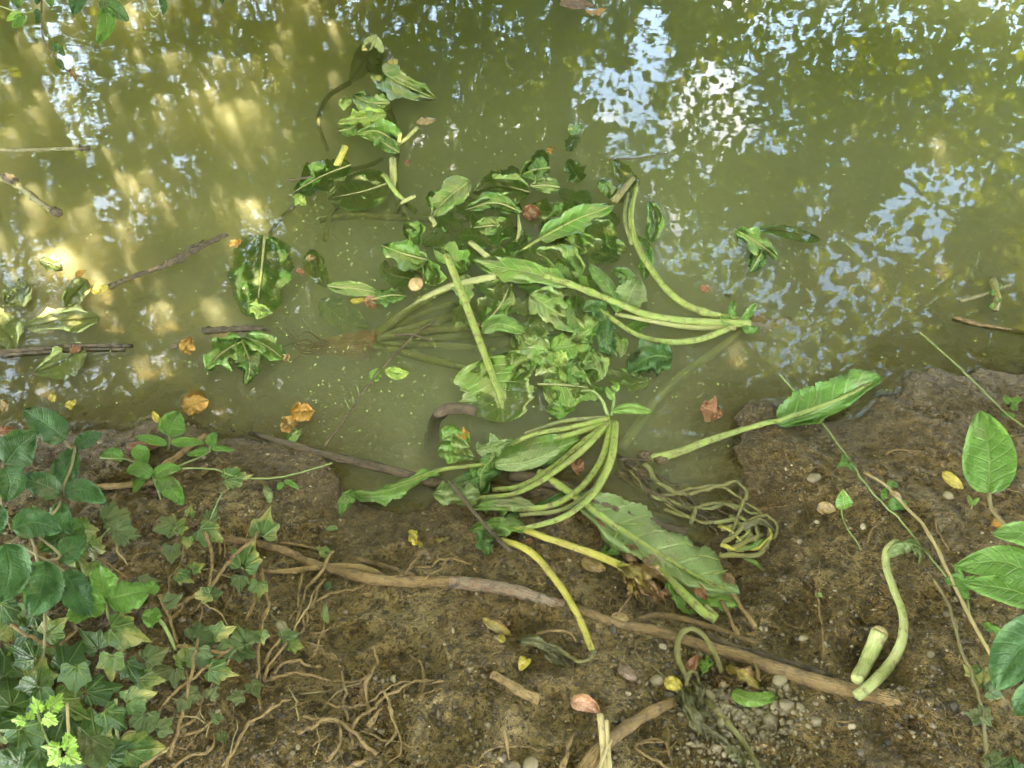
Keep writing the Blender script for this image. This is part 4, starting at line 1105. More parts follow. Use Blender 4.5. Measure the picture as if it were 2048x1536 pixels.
leafthing('drifting_leaf', [(830, 560), (775, 545), (770, 520)], 20, 20, 'silt', 'silted leaf edge sinking beside the cupped green leaf', h=-.008, hz=0.0, ruf=.3, ser=.1)
leafthing('drifting_leaf', [(655, 572), (720, 578, .002), (770, 590)], 16, 14, 'silt', 'pointed silvery olive leaf above the curled red one', h=.001, ruf=.15, ser=.12)
leafthing('drifting_leaf', [(740, 600), (780, 590, .004), (815, 592)], 20, 18, 'green', 'rumpled green leaf next to the curled red one', h=.002, ruf=.5, ser=.1, lob=.4)
leafthing('drifting_leaf', [(620, 500), (635, 540), (655, 575)], 24, 20, 'silt', 'thin faded leaf floating upright below the orange flake', h=-.006, hz=0.0, ruf=.2, ser=.1)
leafthing('drifting_leaf', [(1470, 460), (1510, 482, .004), (1560, 520)], 20, 22, 'siltd', 'frilled green leaf pair under the sky reflections', h=.001, ruf=.5, lob=.5, ser=.1)
leafthing('drifting_leaf', [(1525, 500, .002), (1515, 520, .005), (1500, 545)], 18, 18, 'green', 'shiny round leaf beside the frilled pair', h=.002, ruf=.4, ser=.05, fold=-.2)
leafthing('drifting_leaf', [(1640, 480), (1560, 460), (1500, 458)], 12, 14, 'siltd', 'narrow sunken leaf trailing past the sky reflections', h=-.005, hz=0.0, ruf=.2, ser=.1)
leafthing('drifting_leaf', [(530, 470), (522, 555), (512, 636)], 62, 56, 'siltd', 'large drowned green leaf carrying a floating heart shaped leaf', h=-.003, hz=0.0, fold=0, ruf=.15, ser=.07, lob=.14, n=44, prof=(.75, .38), stalk=[(600, 400, -.02), (560, 440, -.012), (532, 480, .0)])
leafthing('drifting_leaf', [(490, 680), (445, 705, .003), (412, 740)], 30, 30, 'siltd', 'knobbly green leaf under the short dark stick', h=-.001, ruf=.5, lob=.4, ser=.1)
leafthing('drifting_leaf', [(482, 675), (500, 730, .003), (490, 772)], 24, 30, 'green', 'drooping green leaf with a dark leaf resting on it', h=.0, ruf=.4, lob=.4, ser=.1)
leafthing('drifting_leaf', [(490, 675), (530, 690, .003), (570, 720)], 28, 32, 'siltd', 'wide silted leaf beside the tan flake', h=-.001, ruf=.4, lob=.4, ser=.1)
leafthing('sunken_leaf', [(200, 635), (130, 640), (45, 655)], 28, 24, 'drowned', 'long dark green sunken leaf near the half drowned poles', h=-.005, hz=0.0, ruf=.25, lob=.3, ser=.1)
leafthing('sunken_leaf', [(168, 690), (120, 725), (70, 745)], 30, 34, 'drowned', 'rounded sunken leaf beneath the half drowned poles', h=-.005, hz=0.0, ruf=.2, lob=.2, ser=.1)
leafthing('sunken_leaf', [(-30, 640), (10, 665), (30, 700)], 36, 40, 'drowned', 'sunken leaf cut by the picture edge above the poles', h=-.005, hz=0.0, ruf=.2, lob=.2, ser=.1)
leafthing('sunken_leaf', [(175, 560), (145, 590), (130, 612)], 24, 26, 'drowned', 'faded sunken leaf under the yellow boat shaped leaf', h=-.005, hz=0.0, ruf=.2, lob=.2, ser=.1)
leafthing('sunken_leaf', [(80, 520), (110, 530), (125, 540)], 16, 18, 'green', 'green sunken scrap among the yellow reflections', h=-.006, hz=0.0, ruf=.3, lob=.3, ser=.1)
leafthing('sunken_leaf', [(60, 570), (30, 590), (10, 610)], 26, 26, 'drowned', 'drab sunken leaf near the shore twigs', h=-.005, hz=0.0, ruf=.3, lob=.3, ser=.1)

G3 = 'cut stalks standing in the open water'
rod('cut_stalk', [(785, 318, .010), (787, 345, .002), (788, 380, -.012)], 8, 7, 'short cut stalk rising below the raised green leaf', 'stalk', G3, mat='drown', h=.004, groove=.08)
rod('cut_stalk', [(768, 348, .018), (795, 388, .0), (832, 424, -.02)], 6, 7, 'slanted cut stalk poking up over the broad silty leaf', 'stalk', G3, mat='green', h=.002, groove=.08)
rod('cut_stalk', [(690, 294, .020), (682, 312, .010), (674, 332, -.004)], 7, 7, 'stubby stalk with a frayed rusty top', 'stalk', G3, mat='yellow', h=.002, rough=.2)
rod('cut_stalk', [(834, 255, .012), (812, 278, .004), (788, 300, -.010)], 4, 4, 'thin stalk leading up to the tan and cream leaf', 'stalk', G3, mat='drown', h=.0)
rod('cut_stalk', [(830, 392, .006), (805, 405), (788, 428, -.02)], 4, 4, 'thin curved stalk reaching the folded leaf', 'stalk', G3, mat='drown', h=.0)
rod('cut_stalk', [(700, 340, -.012), (740, 330, -.006), (765, 318, -.012)], 5, 4, 'sunken stalk between the ragged leaf and the raft', 'stalk', G3, mat='drown', h=-.008, hz=0.0)
rod('cut_stalk', [(640, 440, -.02), (720, 432, -.016), (880, 440, -.024), (1000, 436, -.016)], 7, 6, 'long sunken stalk lying behind the big submerged leaves', 'stalk', G3, mat='drown', h=-.005, hz=0.0)
rod('cut_stalk', [(1020, 500, -.01), (1038, 470), (1036, 420, -.004)], 5, 5, 'sunken stalk rising beside the reddish floating leaf', 'stalk', G3, mat='drown', h=-.004, hz=0.0)
rod('cut_stalk', [(830, 590, -.02), (850, 555, -.004), (842, 548, -.01), (830, 545, -.02)], 7, 5, 'bent stalk by the sunken brown blob', 'stalk', G3, mat='drown', h=-.006, hz=0.0)
rod('cut_stalk', [(795, 300, -.004), (788, 345, -.012), (800, 410, -.016), (820, 440, -.02)], 7, 7, 'sunken stalk running from the raft down to the mat', 'stalk', G3, mat='drown', h=-.004, hz=0.0)
rod('cut_stalk', [(760, 150, -.006), (772, 200, -.01), (790, 250, -.01), (792, 300, -.004)], 4, 5, 'sunken stalk joining the furthest leaf and the raft', 'stalk', G3, mat='drown', h=-.004, hz=0.0)
rod('cut_stalk', [(650, 480, -.008), (660, 430, -.01), (690, 400, -.006)], 5, 5, 'faint sunken stalk below the broad silty leaf', 'stalk', G3, mat='drown', h=-.006, hz=0.0)
lump('sunken_blob', 832, 572, 18, 'brown slimy lump sunken beside the bent stalk', 'debris', mat=MS['taproot'], asp=.8, squash=.5)

# ---- small fallen leaves on the water
GF = 'small fallen leaves on the water'
for mid, wa, mt, lab in [
    ([(495, 612), (522, 620), (546, 626)], 17, 'limeround', 'lime heart shaped leaf lying on the large drowned leaf'),
    ([(590, 390), (600, 400), (612, 410)], 12, 'limeround', 'round lime leaf hanging off the ragged floating leaf'),
    ([(770, 740), (797, 748), (818, 745)], 12, 'limeround', 'notched yellow green leaf beside the thin diagonal twig'),
    ([(740, 760), (752, 750), (764, 738)], 12, 'bright', 'angular green leaf touching the thin diagonal twig'),
    ([(1108, 705), (1120, 718), (1134, 732)], 17, 'limeround', 'glossy lime leaf on the broad silted one'),
    ([(775, 124), (785, 125), (796, 122)], 9, 'yellow', 'tiny yellow leaf beside the furthest green leaf'),
    ([(832, 246), (850, 243), (872, 240)], 8, 'tan', 'tan leaf with cream tail at the thin stalk'),
    ([(678, 212), (690, 207), (703, 200)], 11, 'limeround', 'yellow leaf with rusty rim beside the middle raft'),
    ([(812, 330), (816, 325), (823, 320)], 5, 'redbrown', 'tiny rust leaf between the cut stalks and mat'),
    ([(1092, 302), (1100, 300), (1110, 297)], 8, 'orange', 'small orange leaf above the floating mat'),
    ([(1045, 428), (1062, 425), (1080, 428)], 17, 'redbrown', 'reddish rounded leaf standing proud of the mat'),
    ([(1400, 577), (1411, 577), (1423, 577)], 8, 'redbrown', 'orange red flake afloat near the bright stalks'),
    ([(728, 606), (740, 603), (756, 612)], 14, 'redbrown', 'curled red brown leaf lodged on the floating leaves'),
    ([(610, 515), (620, 516), (632, 514)], 7, 'tan', 'pale orange leaf floating below the ragged leaf'),
    ([(592, 540), (602, 543), (610, 548)], 6, 'redbrown', 'crumpled rust flake below the pale orange leaf'),
    ([(562, 722), (570, 718), (578, 706)], 9, 'tan', 'tan flake hooked on the wide silted leaf'),
    ([(365, 705), (375, 690), (382, 672)], 14, 'orange', 'wet orange leaf beside the black mussel shell'),
    ([(455, 490), (470, 486), (485, 480)], 8, 'orange', 'burnt orange shred at the end of the dark branch'),
    ([(178, 580), (198, 578), (222, 574)], 10, 'yellow', 'yellow boat shaped leaf at the lower end of the dark branch'),
    ([(150, 552), (158, 548), (172, 540)], 7, 'orange', 'orange sliver above the yellow boat shaped leaf'),
    ([(140, 705), (152, 697), (163, 692)], 9, 'redbrown', 'rust leaf stuck on the half drowned poles'),
    ([(1400, 815), (1420, 820), (1445, 832)], 24, 'redbrown', 'mottled red leaf soaking in the mud inlet'),
    ([(1145, 940), (1158, 930), (1160, 915)], 15, 'redbrown', 'rusty round leaf floating under the arching stalks'),
    ([(915, 865), (925, 868), (940, 866)], 12, 'orange', 'amber leaf sunk among the bubbles near the bent root'),
    ([(130, 812), (142, 808), (152, 800)], 8, 'yellow', 'bright yellow leaf at the shore beyond the bramble'),
    ([(98, 800), (105, 795), (112, 790)], 9, 'yellow', 'small yellow leaf beside the bright one at the shore'),
    ([(362, 812), (390, 806), (417, 800)], 24, 'orange', 'large brown orange leaf in the shallows by the mud'),
    ([(580, 825), (605, 824), (630, 822)], 21, 'orange', 'ochre round leaf uppermost of the shoreline trio'),
    ([(562, 862), (578, 846), (590, 832)], 15, 'orange', 'golden leaf in the middle of the shoreline trio'),
    ([(572, 876), (588, 868), (604, 860)], 14, 'siltd', 'green leaf lowest of the shoreline trio'),
    ([(487, 745), (500, 735), (515, 722)], 16, 'dark', 'small dark leaf resting on the drooping green leaf'),
    ([(700, 600), (712, 602), (735, 598)], 6, 'yellow', 'yellowish leaf stub tucked under the curled red one'),
    ([(1120, 10), (1150, 5), (1190, 12)], 12, 'brown', 'brown leaf raft at the far top of the pool'),
    ([(1170, 22), (1195, 25), (1212, 18)], 7, 'orange', 'orange leaf edge in the far raft'),
    ([(0, 800), (8, 812), (4, 830)], 8, 'tan', 'tan leaf on the shore at the picture edge'),
    ([(1135, 262), (1150, 258), (1165, 252)], 12, 'siltd', 'olive leaf bobbing below the white cloud reflection'),
]:
    solo('floating_leaf', mid, wa, None, lab, 'leaf', GF, mat=mt, h=.0025 if mt != 'redbrown' else .004, fold=random.uniform(-.1, .25), ruf=.28, ser=random.choice([.04, .08, .12]), lob=random.choice([.1, .25, .4]), n=22, m=4, prof=(random.uniform(.65, .95), random.uniform(.6, .95)))
lump('mussel_shell', 350, 693, 7, 'small black shell beside the wet orange leaf', 'shell', mat=MS['darkroot'], squash=.4)

# ---- sticks in the water
GS_ = 'sticks and twigs in the pool'
p = plant('bark_branch', 340, 530, 'dark peeling branch jutting diagonally out of the water', 'branch', GS_)
tube([(218, 574, -.004), (270, 552, .004), (335, 530, .012), (395, 497, .02), (455, 468, .02)], 5, 4, 'stick', .006, p, name='limb', rough=.3, k=10, n=36)
tube([(330, 530, .012), (375, 508, .018), (430, 478, .022)], 8, 5, 'stick', .006, p, name='peeling_bark', rough=.35, k=9, n=18)
tube([(372, 498, .02), (395, 488, .024), (408, 480, .024)], 4, 2, 'stick', .010, p, name='peeling_bark', rough=.3)
rod('short_stick', [(405, 661), (440, 660), (490, 657), (538, 659)], 8, 5, 'short dark knobbly stick floating above the knobbly leaf', 'stick', GS_, mat='stick', h=.003, rough=.3, n=22, k=10)
p = plant('lichen_twig', 60, 300, 'straight pale twig with a rough bud end', 'twig', GS_)
tube([(-60, 301, .03), (60, 300, .03), (175, 296, .03)], 4, 3.5, 'lichen', .012, p, name='shaft', rough=.12, knots=2, n=34)
tube([(162, 297, .03), (178, 296, .032)], 7, 5, 'stick', .012, p, name='bud', rough=.4, n=6)
p = plant('knobbly_twig', 60, 385, 'gnarled twig with swollen ends pointing down to the water', 'twig', GS_)
tube([(-30, 345, .05), (30, 368, .04), (70, 398, .03), (112, 426, .02)], 8, 4, 'lichen', .012, p, name='shaft', rough=.25, knots=3, n=26)
tube([(102, 420, .02), (118, 427, .02)], 8, 7, 'stick', .012, p, name='bud', rough=.4, n=6)
tube([(10, 352, .055), (30, 362, .05)], 10, 8, 'stick', .014, p, name='bud', rough=.4, n=6)
rod('half_drowned_pole', [(-40, 708), (60, 700), (150, 692), (265, 692)], 6, 4, 'upper pole of the pair lying half under water', 'pole', GS_, mat='stick', h=.0, rough=.15)
rod('half_drowned_pole', [(-40, 716), (80, 706), (170, 700), (250, 700)], 5, 4, 'lower pole of the pair lying half under water', 'pole', GS_, mat='stick', h=-.003, rough=.15)
p = plant('thin_twig', 740, 760, 'long thin dark twig slanting down to the drowned log', 'twig', GS_)
tube([(650, 895, .004), (700, 822, .004), (765, 735, .006), (830, 670, .006), (872, 640, .004)], 2.4, 1.6, 'fibre', .002, p, name='shaft', n=40, wig=2)
tube([(790, 672, .004), (825, 670, .006), (868, 680, .004)], 2.4, 1.4, 'fibre', .003, p, name='side_twig', n=12, wig=2)
for q_ in range(3):
    tube([(700 + q_ * 10, 822 - q_ * 14, .004), (690 + q_ * 12, 800 - q_ * 14, .004)], 1.3, .8, 'vine', .002, p, name='side_twig', n=5)
rod('black_twig', [(573, 362, .006), (600, 357, .008), (627, 352, .006)], 2.2, 1.6, 'short black twig across the ragged leaf', 'twig', GS_, mat='fibre', h=.003)
rod('black_twig', [(1220, 318), (1270, 316), (1335, 306)], 1.6, 1.0, 'hair thin black twig under the white cloud reflection', 'twig', GS_, mat='fibre', h=.003)
rod('bent_root', [(952, 822, .010), (925, 817, .012), (895, 818, .002), (872, 838, -.02), (862, 880, -.05), (858, 930, -.08)], 11, 15, 'bent brown root arching out of the water', 'root', GS_, mat='darkroot', h=.004, rough=.1, k=12, n=20)
rod('drowned_log', [(500, 868, -.004), (580, 890, .004), (660, 912, .006), (760, 935, .006), (850, 960, .004), (960, 992, .0), (1010, 1005, -.004)], 7, 12, 'wet dark log along the water edge under the twig', 'log', GS_, mat='darkroot', h=-.005, rough=.12, k=12, n=44)
rod('drowned_log', [(1020, 950, .0), (1100, 965, .006), (1180, 1000, .006), (1270, 1040, .004), (1370, 1070)], 12, 15, 'dark log passing beneath the large pale leaf', 'log', GS_, mat='darkroot', h=.001, rough=.12, k=12, n=34)
rod('leaning_stick', [(1920, 602, .0), (1965, 590, .006), (2020, 570, .004)], 4, 3, 'thin stick leaning in the shallow corner', 'stick', GS_, mat='lichen', h=.003)
p = plant('weed_clump', 1995, 590, 'straggly weed clump hanging on the leaning stick', 'weed')
tube([(1985, 560, .01), (1995, 590, .008), (1990, 620, .0)], 7, 5, 'wilt' if False else 'rot', .004, p, rough=.3)
for q_ in range(5):
    blade([(1990, 565 + q_ * 12, .01), (1998 + (q_ % 2) * 14 - 12, 560 + q_ * 13, .012), (2004 + (q_ % 2) * 18 - 26, 556 + q_ * 14, .006)], 6, 6, 'siltd', .006, parent=p, ruf=.5, n=12, m=3, name='leaf')
rod('sunken_branch', [(1905, 636, .0), (1960, 650, .003), (2060, 668, -.004)], 6, 4, 'long silted branch in the shallow corner below the stick', 'branch', GS_, mat='bigroot', h=-.004, rough=.15)
# ================================================================== things on the mud bank
p = plant('wilted_stalks', 1470, 1075, 'tangle of wilted yellow stalks coiled beside the large leaf', 'stalks')
for pts, r, m_ in [
    ([(1285, 930), (1330, 975), (1390, 985, .006), (1440, 965, .012), (1485, 972, .020), (1490, 1000, .022), (1455, 1075, .014)], 6, 'rot'),
    ([(1310, 995), (1400, 975, .004), (1460, 985, .014), (1510, 1020, .018), (1522, 1052, .008)], 5, 'rot'),
    ([(1300, 990), (1380, 1015, .004), (1450, 1010, .016), (1520, 1030, .010)], 5, 'olive'),
    ([(1382, 1045, .004), (1392, 1015, .016), (1430, 1006, .020), (1480, 1015, .018)], 5, 'rot'),
    ([(1445, 1092, .004), (1500, 1098, .012), (1535, 1080, .014), (1538, 1052, .014)], 6, 'yellow'),
    ([(1440, 1108, .002), (1500, 1112, .012), (1532, 1090, .016), (1540, 1060, .010)], 6, 'rot'),
    ([(1450, 1080, .010), (1490, 1050, .022), (1530, 1034, .022), (1556, 1052, .016), (1548, 1078, .008), (1530, 1086)], 5, 'rot'),
    ([(1440, 1060, .008), (1500, 1045, .012), (1515, 1075, .012), (1480, 1095, .008)], 6, 'rot'),
    ([(1430, 1040, .008), (1480, 1035, .014), (1500, 1060, .014), (1470, 1085, .008)], 5, 'olive'),
    ([(1460, 1030, .010), (1500, 1070, .012), (1470, 1100, .006)], 5, 'rot'),
    ([(1450, 1100, .004), (1490, 1085, .012), (1520, 1070, .012)], 5, 'rot'),
    ([(1330, 1020), (1390, 1040, .006), (1450, 1050, .010)], 4, 'rot'),
    ([(1435, 1050, .010), (1465, 1062, .016), (1488, 1090, .008)], 5, 'yellow')]:
    tube(pts, r * random.uniform(.9, 1.4), r * random.uniform(.45, .9), m_, .008, p, groove=.14, name='stalk', rough=.22, wig=5, flat=random.uniform(.5, 1))
blade([(1470, 1065, .012), (1515, 1042, .026), (1550, 1060, .014)], 7, 9, 'wilt', .012, fold=-.4, ruf=.5, parent=p, name='limp_leaf')
blade([(1470, 1100, .01), (1505, 1092, .016), (1530, 1075, .01)], 6, 5, 'green', .012, fold=-.4, ruf=.5, parent=p, name='limp_leaf')
blade([(1482, 1112, .004), (1505, 1122, .006), (1530, 1142, .0)], 5, 5, 'green', .006, fold=-.3, ruf=.5, parent=p, name='limp_leaf')

p = plant('rotting_debris', 1330, 1000, 'dark wet heap of rotting fibres at the water edge', 'debris')
for q in range(54):
    x_ = random.uniform(1230, 1420); y_ = 930 + (x_ - 1230) * .50 + random.uniform(-25, 25)
    dx_, dy_ = random.uniform(20, 60), random.uniform(5, 45)
    tube([(x_, y_), (x_ + dx_ * .5, y_ + dy_ * .5, .006), (x_ + dx_, y_ + dy_)], random.uniform(1.2, 3.6), 1.0, random.choice(['fibre', 'fibre', 'darkroot', 'rot']), random.uniform(.001, .012), p, name='fibre', k=5, n=10, wig=5)
for x_, y_, r_ in [(1290, 915, 15), (1262, 930, 12), (1320, 918, 13), (1245, 950, 12), (1280, 950, 14)]:
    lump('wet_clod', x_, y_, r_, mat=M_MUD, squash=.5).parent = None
for o_ in [o for o in COL.objects if o.name.startswith('wet_clod')]:
    if 'category' in o_: del o_['category']
    o_.location = tuple(np.array(o_.location) - world_loc(p)); o_.parent = p

# yellow stalks
p = plant('yellow_stalk', 1100, 1160, 'ochre stalk curving down the mud to a pinched end', 'stalk')
tube([(1003, 1080, .006), (1060, 1103, .010), (1115, 1165, .010), (1155, 1230, .008), (1184, 1300, .002)], 8, 7, 'yellow', .010, p, name='shaft', groove=.07, n=34, flat=.8)
tube([(1180, 1288, .002), (1188, 1312)], 7, 4, 'rot', .008, p, name='pinched_end')
p = plant('wilted_leaf', 1200, 1115, 'yellow stalk ending in a shrivelled ochre leaf', 'leaf')
tube([(1040, 1056, .004), (1100, 1078, .010), (1180, 1105, .012), (1260, 1138, .010)], 8, 10, 'yellow', .010, p, name='stalk', groove=.07, n=30, flat=.75)
for mid, wa, wb, m_ in [([(1235, 1130, .01), (1270, 1150, .022), (1310, 1190, .006)], 20, 18, 'ochre'), ([(1240, 1135, .01), (1260, 1165, .02), (1275, 1200, .004)], 14, 16, 'ochre'), ([(1255, 1130, .012), (1300, 1140, .026), (1335, 1165, .01)], 15, 12, 'tan'), ([(1260, 1150, .01), (1300, 1185, .02), (1330, 1210, .002)], 12, 16, 'brown'), ([(1275, 1160, .012), (1320, 1185, .02), (1345, 1192, .004)], 12, 12, 'brown')]:
    blade(mid, wa, wb, m_, .008, (.85, .5), fold=.5, ruf=1.1, ser=.1, lob=.7, parent=p, name='shrivelled_lobe')

GL = 'fallen leaves on the mud'
for nm, mid, wa, wb, mt, lab, kw in [
    ('fallen_leaf', [(1182, 1035), (1200, 1045, .012), (1222, 1068)], 12, 14, 'brown', 'brown leaf tucked against the arching stalks', dict(fold=.3)),
    ('fallen_leaf', [(1163, 1120), (1188, 1130, .006), (1212, 1140)], 15, 14, 'tan', 'light brown leaf beside the yellow stalk', dict(fold=-.2)),
    ('fallen_leaf', [(1240, 1105), (1262, 1105, .012), (1286, 1118)], 18, 16, 'brown', 'curled brown leaf leaning on the large pale leaf', dict(fold=.4)),
    ('fallen_leaf', [(1290, 1105, .01), (1305, 1120, .016), (1325, 1132, .006)], 18, 14, 'brown', 'second curled brown leaf lying against the thick midrib', dict(fold=.4)),
    ('fallen_leaf', [(1448, 1148, .012), (1456, 1160, .018), (1466, 1180, .006)], 14, 13, 'brown', 'orange brown leaf on the rim of the large pale leaf', dict(fold=.4)),
    ('fallen_leaf', [(1385, 1165, .012), (1400, 1182, .022), (1415, 1200, .010)], 11, 10, 'redbrown', 'rolled russet leaf on the lower lobe of the large leaf', dict(fold=.7)),
    ('fallen_leaf', [(1222, 1235), (1240, 1234, .006), (1260, 1240)], 10, 10, 'tan', 'thin brown leaf balanced on the long root', dict(fold=-.2)),
    ('fallen_leaf', [(964, 1236, .003), (990, 1250, .010), (1023, 1270, .002)], 12, 12, 'ochre', 'corrugated golden leaf on the open mud', dict(fold=-.5, prof=(.85, .6))),
    ('fallen_leaf', [(996, 1270), (1004, 1278, .003), (1012, 1282)], 8, 9, 'yellow', 'scrap of yellow leaf under the corrugated golden one', {}),
    ('fallen_leaf', [(1040, 1312), (1046, 1322, .006), (1040, 1342)], 9, 6, 'yellow', 'split yellow leaf near the shrivelled green leaf', {}),
    ('fallen_leaf', [(1062, 1318), (1050, 1328, .006), (1040, 1342)], 5, 7, 'yellow', 'other half of the split yellow leaf', {}),
    ('fallen_leaf', [(1140, 1406, .004), (1168, 1405, .010), (1200, 1424, .002)], 18, 17, 'pink', 'pink leaf with dark spots above the forked dead stem', dict(fold=-.25, prof=(.7, .6))),
    ('fallen_leaf', [(1235, 1328), (1252, 1342, .008), (1273, 1362)], 13, 12, 'mauve', 'dull mauve leaf on smooth mud', dict(fold=-.2)),
    ('fallen_leaf', [(1328, 1360, .004), (1344, 1366, .010), (1366, 1376, .004)], 15, 14, 'yellow', 'fresh yellow leaf resting against the round pebble', dict(fold=-.1)),
    ('fallen_leaf', [(1372, 1348, .008), (1384, 1328, .018), (1398, 1308, .010)], 12, 10, 'redbrown', 'rusty leaf caught in the dried stalk loop', dict(fold=.4)),
    ('fallen_leaf', [(1396, 1325, .008), (1412, 1328, .016), (1428, 1330, .008)], 14, 14, 'bright', 'bright green scrap inside the gravelly hollow', dict(ruf=.6, lob=.6)),
    ('fallen_leaf', [(1452, 1332, .004), (1480, 1345, .014), (1520, 1378, .004)], 20, 18, 'ochre', 'ragged yellow brown leaf above the gravel', dict(ruf=.7, lob=.7)),
    ('fallen_leaf', [(1463, 1384, .004), (1500, 1400, .016), (1552, 1392, .004)], 14, 15, 'bright', 'saddle shaped green leaf scrap on the gravel', dict(ruf=.3, fold=-.3, prof=(.9, .2))),
    ('fallen_leaf', [(1885, 945, .002), (1905, 960, .008), (1927, 978)], 12, 11, 'yellow', 'pale yellow leaf with a bitten edge above the vines', dict(fold=-.1)),
    ('fallen_leaf', [(1633, 1018), (1652, 1016, .004), (1672, 1020)], 12, 13, 'tan', 'peach coloured round leaf on the open mud slope', {}),
    ('fallen_leaf', [(1982, 1045), (1996, 1048, .004), (2012, 1056)], 9, 9, 'orange', 'orange leaf under the overhanging broad leaves', {}),
    ('fallen_leaf', [(1518, 1244), (1530, 1240, .006), (1542, 1234)], 9, 7, 'tan', 'crinkled tan flake between the two twig ends', dict(ruf=.8, lob=.7)),
    ('fallen_leaf', [(818, 1060, .002), (828, 1078, .010), (846, 1092, .002)], 9, 8, 'yellow', 'crumpled yellow leaf below the rotting clump', dict(ruf=.9, lob=.8, fold=.5)),
    ('fallen_leaf', [(868, 1078), (884, 1080, .006), (900, 1074)], 7, 7, 'ochre', 'dried golden shred next to the crumpled yellow leaf', dict(ruf=.9, lob=.8)),
    ('fallen_leaf', [(1052, 1084), (1060, 1082, .003), (1068, 1083)], 6, 6, 'redbrown', 'tiny crimson petal between the two yellow stalks', {}),
    ('fallen_leaf', [(652, 1060), (666, 1056, .003), (676, 1058)], 5, 6, 'pale', 'tiny green leaflet on the mud above the forked runners', {}),
    ('fallen_leaf', [(316, 845, .01), (310, 832, .01), (304, 822, .01)], 7, 7, 'yellow', 'thin yellow leaf behind the small bramble sprig', {}),
    ('fallen_leaf', [(250, 895), (275, 895, .005), (320, 890)], 11, 12, 'redbrown', 'dark red brown leaf among the bramble stems', {}),
    ('fallen_leaf', [(-10, 860), (10, 862, .005), (28, 856)], 10, 10, 'redbrown', 'rust leaf half hidden by the bramble at the shore', {}),
    ('fallen_leaf', [(1352, 1168, .01), (1368, 1178, .014), (1378, 1190, .006)], 7, 6, 'brown', 'small brown curl beside the torn stalk', dict(fold=.6)),
    ('fallen_leaf', [(530, 972, .01), (538, 990, .014), (540, 1008, .004)], 9, 8, 'pale', 'grey green curled leaflet on the mud by the trailing shoot', dict(fold=-.3)),
]:
    k2 = dict(fold=0.1, ruf=.3, ser=.05, n=20, m=4, prof=(.8, .6)); k2.update(kw)
    solo(nm, mid, wa, wb, lab, 'leaf', GL, mat=mt, h=.004, **k2)
rod('leaf_stem', [(1232, 1232, .004), (1244, 1215, .010), (1266, 1187, .012)], 2.0, 1.4, 'pale stem rising from the thin brown leaf', 'stem', mat='root', h=.003)
rod('leaf_stem', [(1300, 1328, .0), (1325, 1350, .004), (1340, 1362, .006)], 1.6, 1.4, 'reddish stem leading to the fresh yellow leaf', 'stem', mat='redvine', h=.003)

p = plant('shrivelled_leaf', 1100, 1300, 'shrivelled grey green leaf twisted on the mud under the ochre stalk', 'leaf')
blade([(1030, 1283, .004), (1070, 1284, .014), (1110, 1300, .012), (1150, 1322, .006)], 9, 10, 'wilt', .006, (.9, .5), fold=-.4, ruf=.9, ser=.1, lob=.5, parent=p, name='limp_blade')
blade([(1085, 1300, .004), (1112, 1318, .008), (1140, 1335, .002)], 15, 12, 'wilt', .004, fold=-.2, ruf=.8, ser=.1, lob=.6, parent=p, name='limp_blade')
tube([(1120, 1300, .010), (1155, 1322, .008), (1178, 1318, .008), (1192, 1302, .008)], 4, 3, 'rot', .006, p, name='stalk')
tube([(1075, 1268, .004), (1105, 1260, .014), (1140, 1265, .012), (1152, 1285, .002)], 3, 2, 'root', .006, p, name='stalk')

p = plant('rotting_plant', 1380, 1390, 'rotting plant with a dried stalk loop over the gravel', 'plant')
tube([(1375, 1358, .006), (1356, 1315, .014), (1358, 1275, .022), (1380, 1257, .026), (1408, 1272, .024), (1430, 1308, .014), (1444, 1345, .002)], 6, 5, 'rot', .010, p, name='stalk_loop', groove=.12, rough=.1)
tube([(1372, 1372, .006), (1378, 1345, .016), (1392, 1345, .016), (1398, 1368, .008)], 4, 3, 'rot', .010, p, name='stalk')
for mid, wa, wb in [([(1365, 1372, .006), (1375, 1410, .012), (1395, 1450, .008), (1412, 1482)], 15, 16), ([(1385, 1360, .006), (1402, 1385, .012), (1398, 1418)], 12, 9), ([(1400, 1450, .004), (1440, 1475, .008), (1470, 1510)], 12, 14), ([(1440, 1480, .004), (1470, 1500, .01), (1492, 1540)], 16, 12), ([(1395, 1420, .004), (1420, 1432, .006), (1435, 1445)], 6, 6)]:
    blade(mid, wa, wb, 'wilt', .006, (.9, .5), fold=-.45, ruf=.7, ser=.08, lob=.45, parent=p, name='limp_leaf')
tube([(1410, 1400), (1450, 1440, .004), (1490, 1490, .004), (1520, 1540)], 7, 6, 'rot', .004, p, name='stalk', rough=.1, flat=.6)

p = plant('stalk_loop', 1310, 1490, 'thin dry stalk lying in an open loop on the mud', 'stalk')
tube([(1340, 1535), (1310, 1520, .004), (1275, 1500, .006), (1278, 1485, .006), (1310, 1478, .006), (1334, 1490, .006), (1342, 1530)], 3, 2.4, 'root', .004, p, wig=3, name='shaft')
tube([(1278, 1488, .006), (1300, 1482, .008), (1330, 1484, .004)], 2.2, 1.6, 'root', .006, p, wig=3, name='shaft')

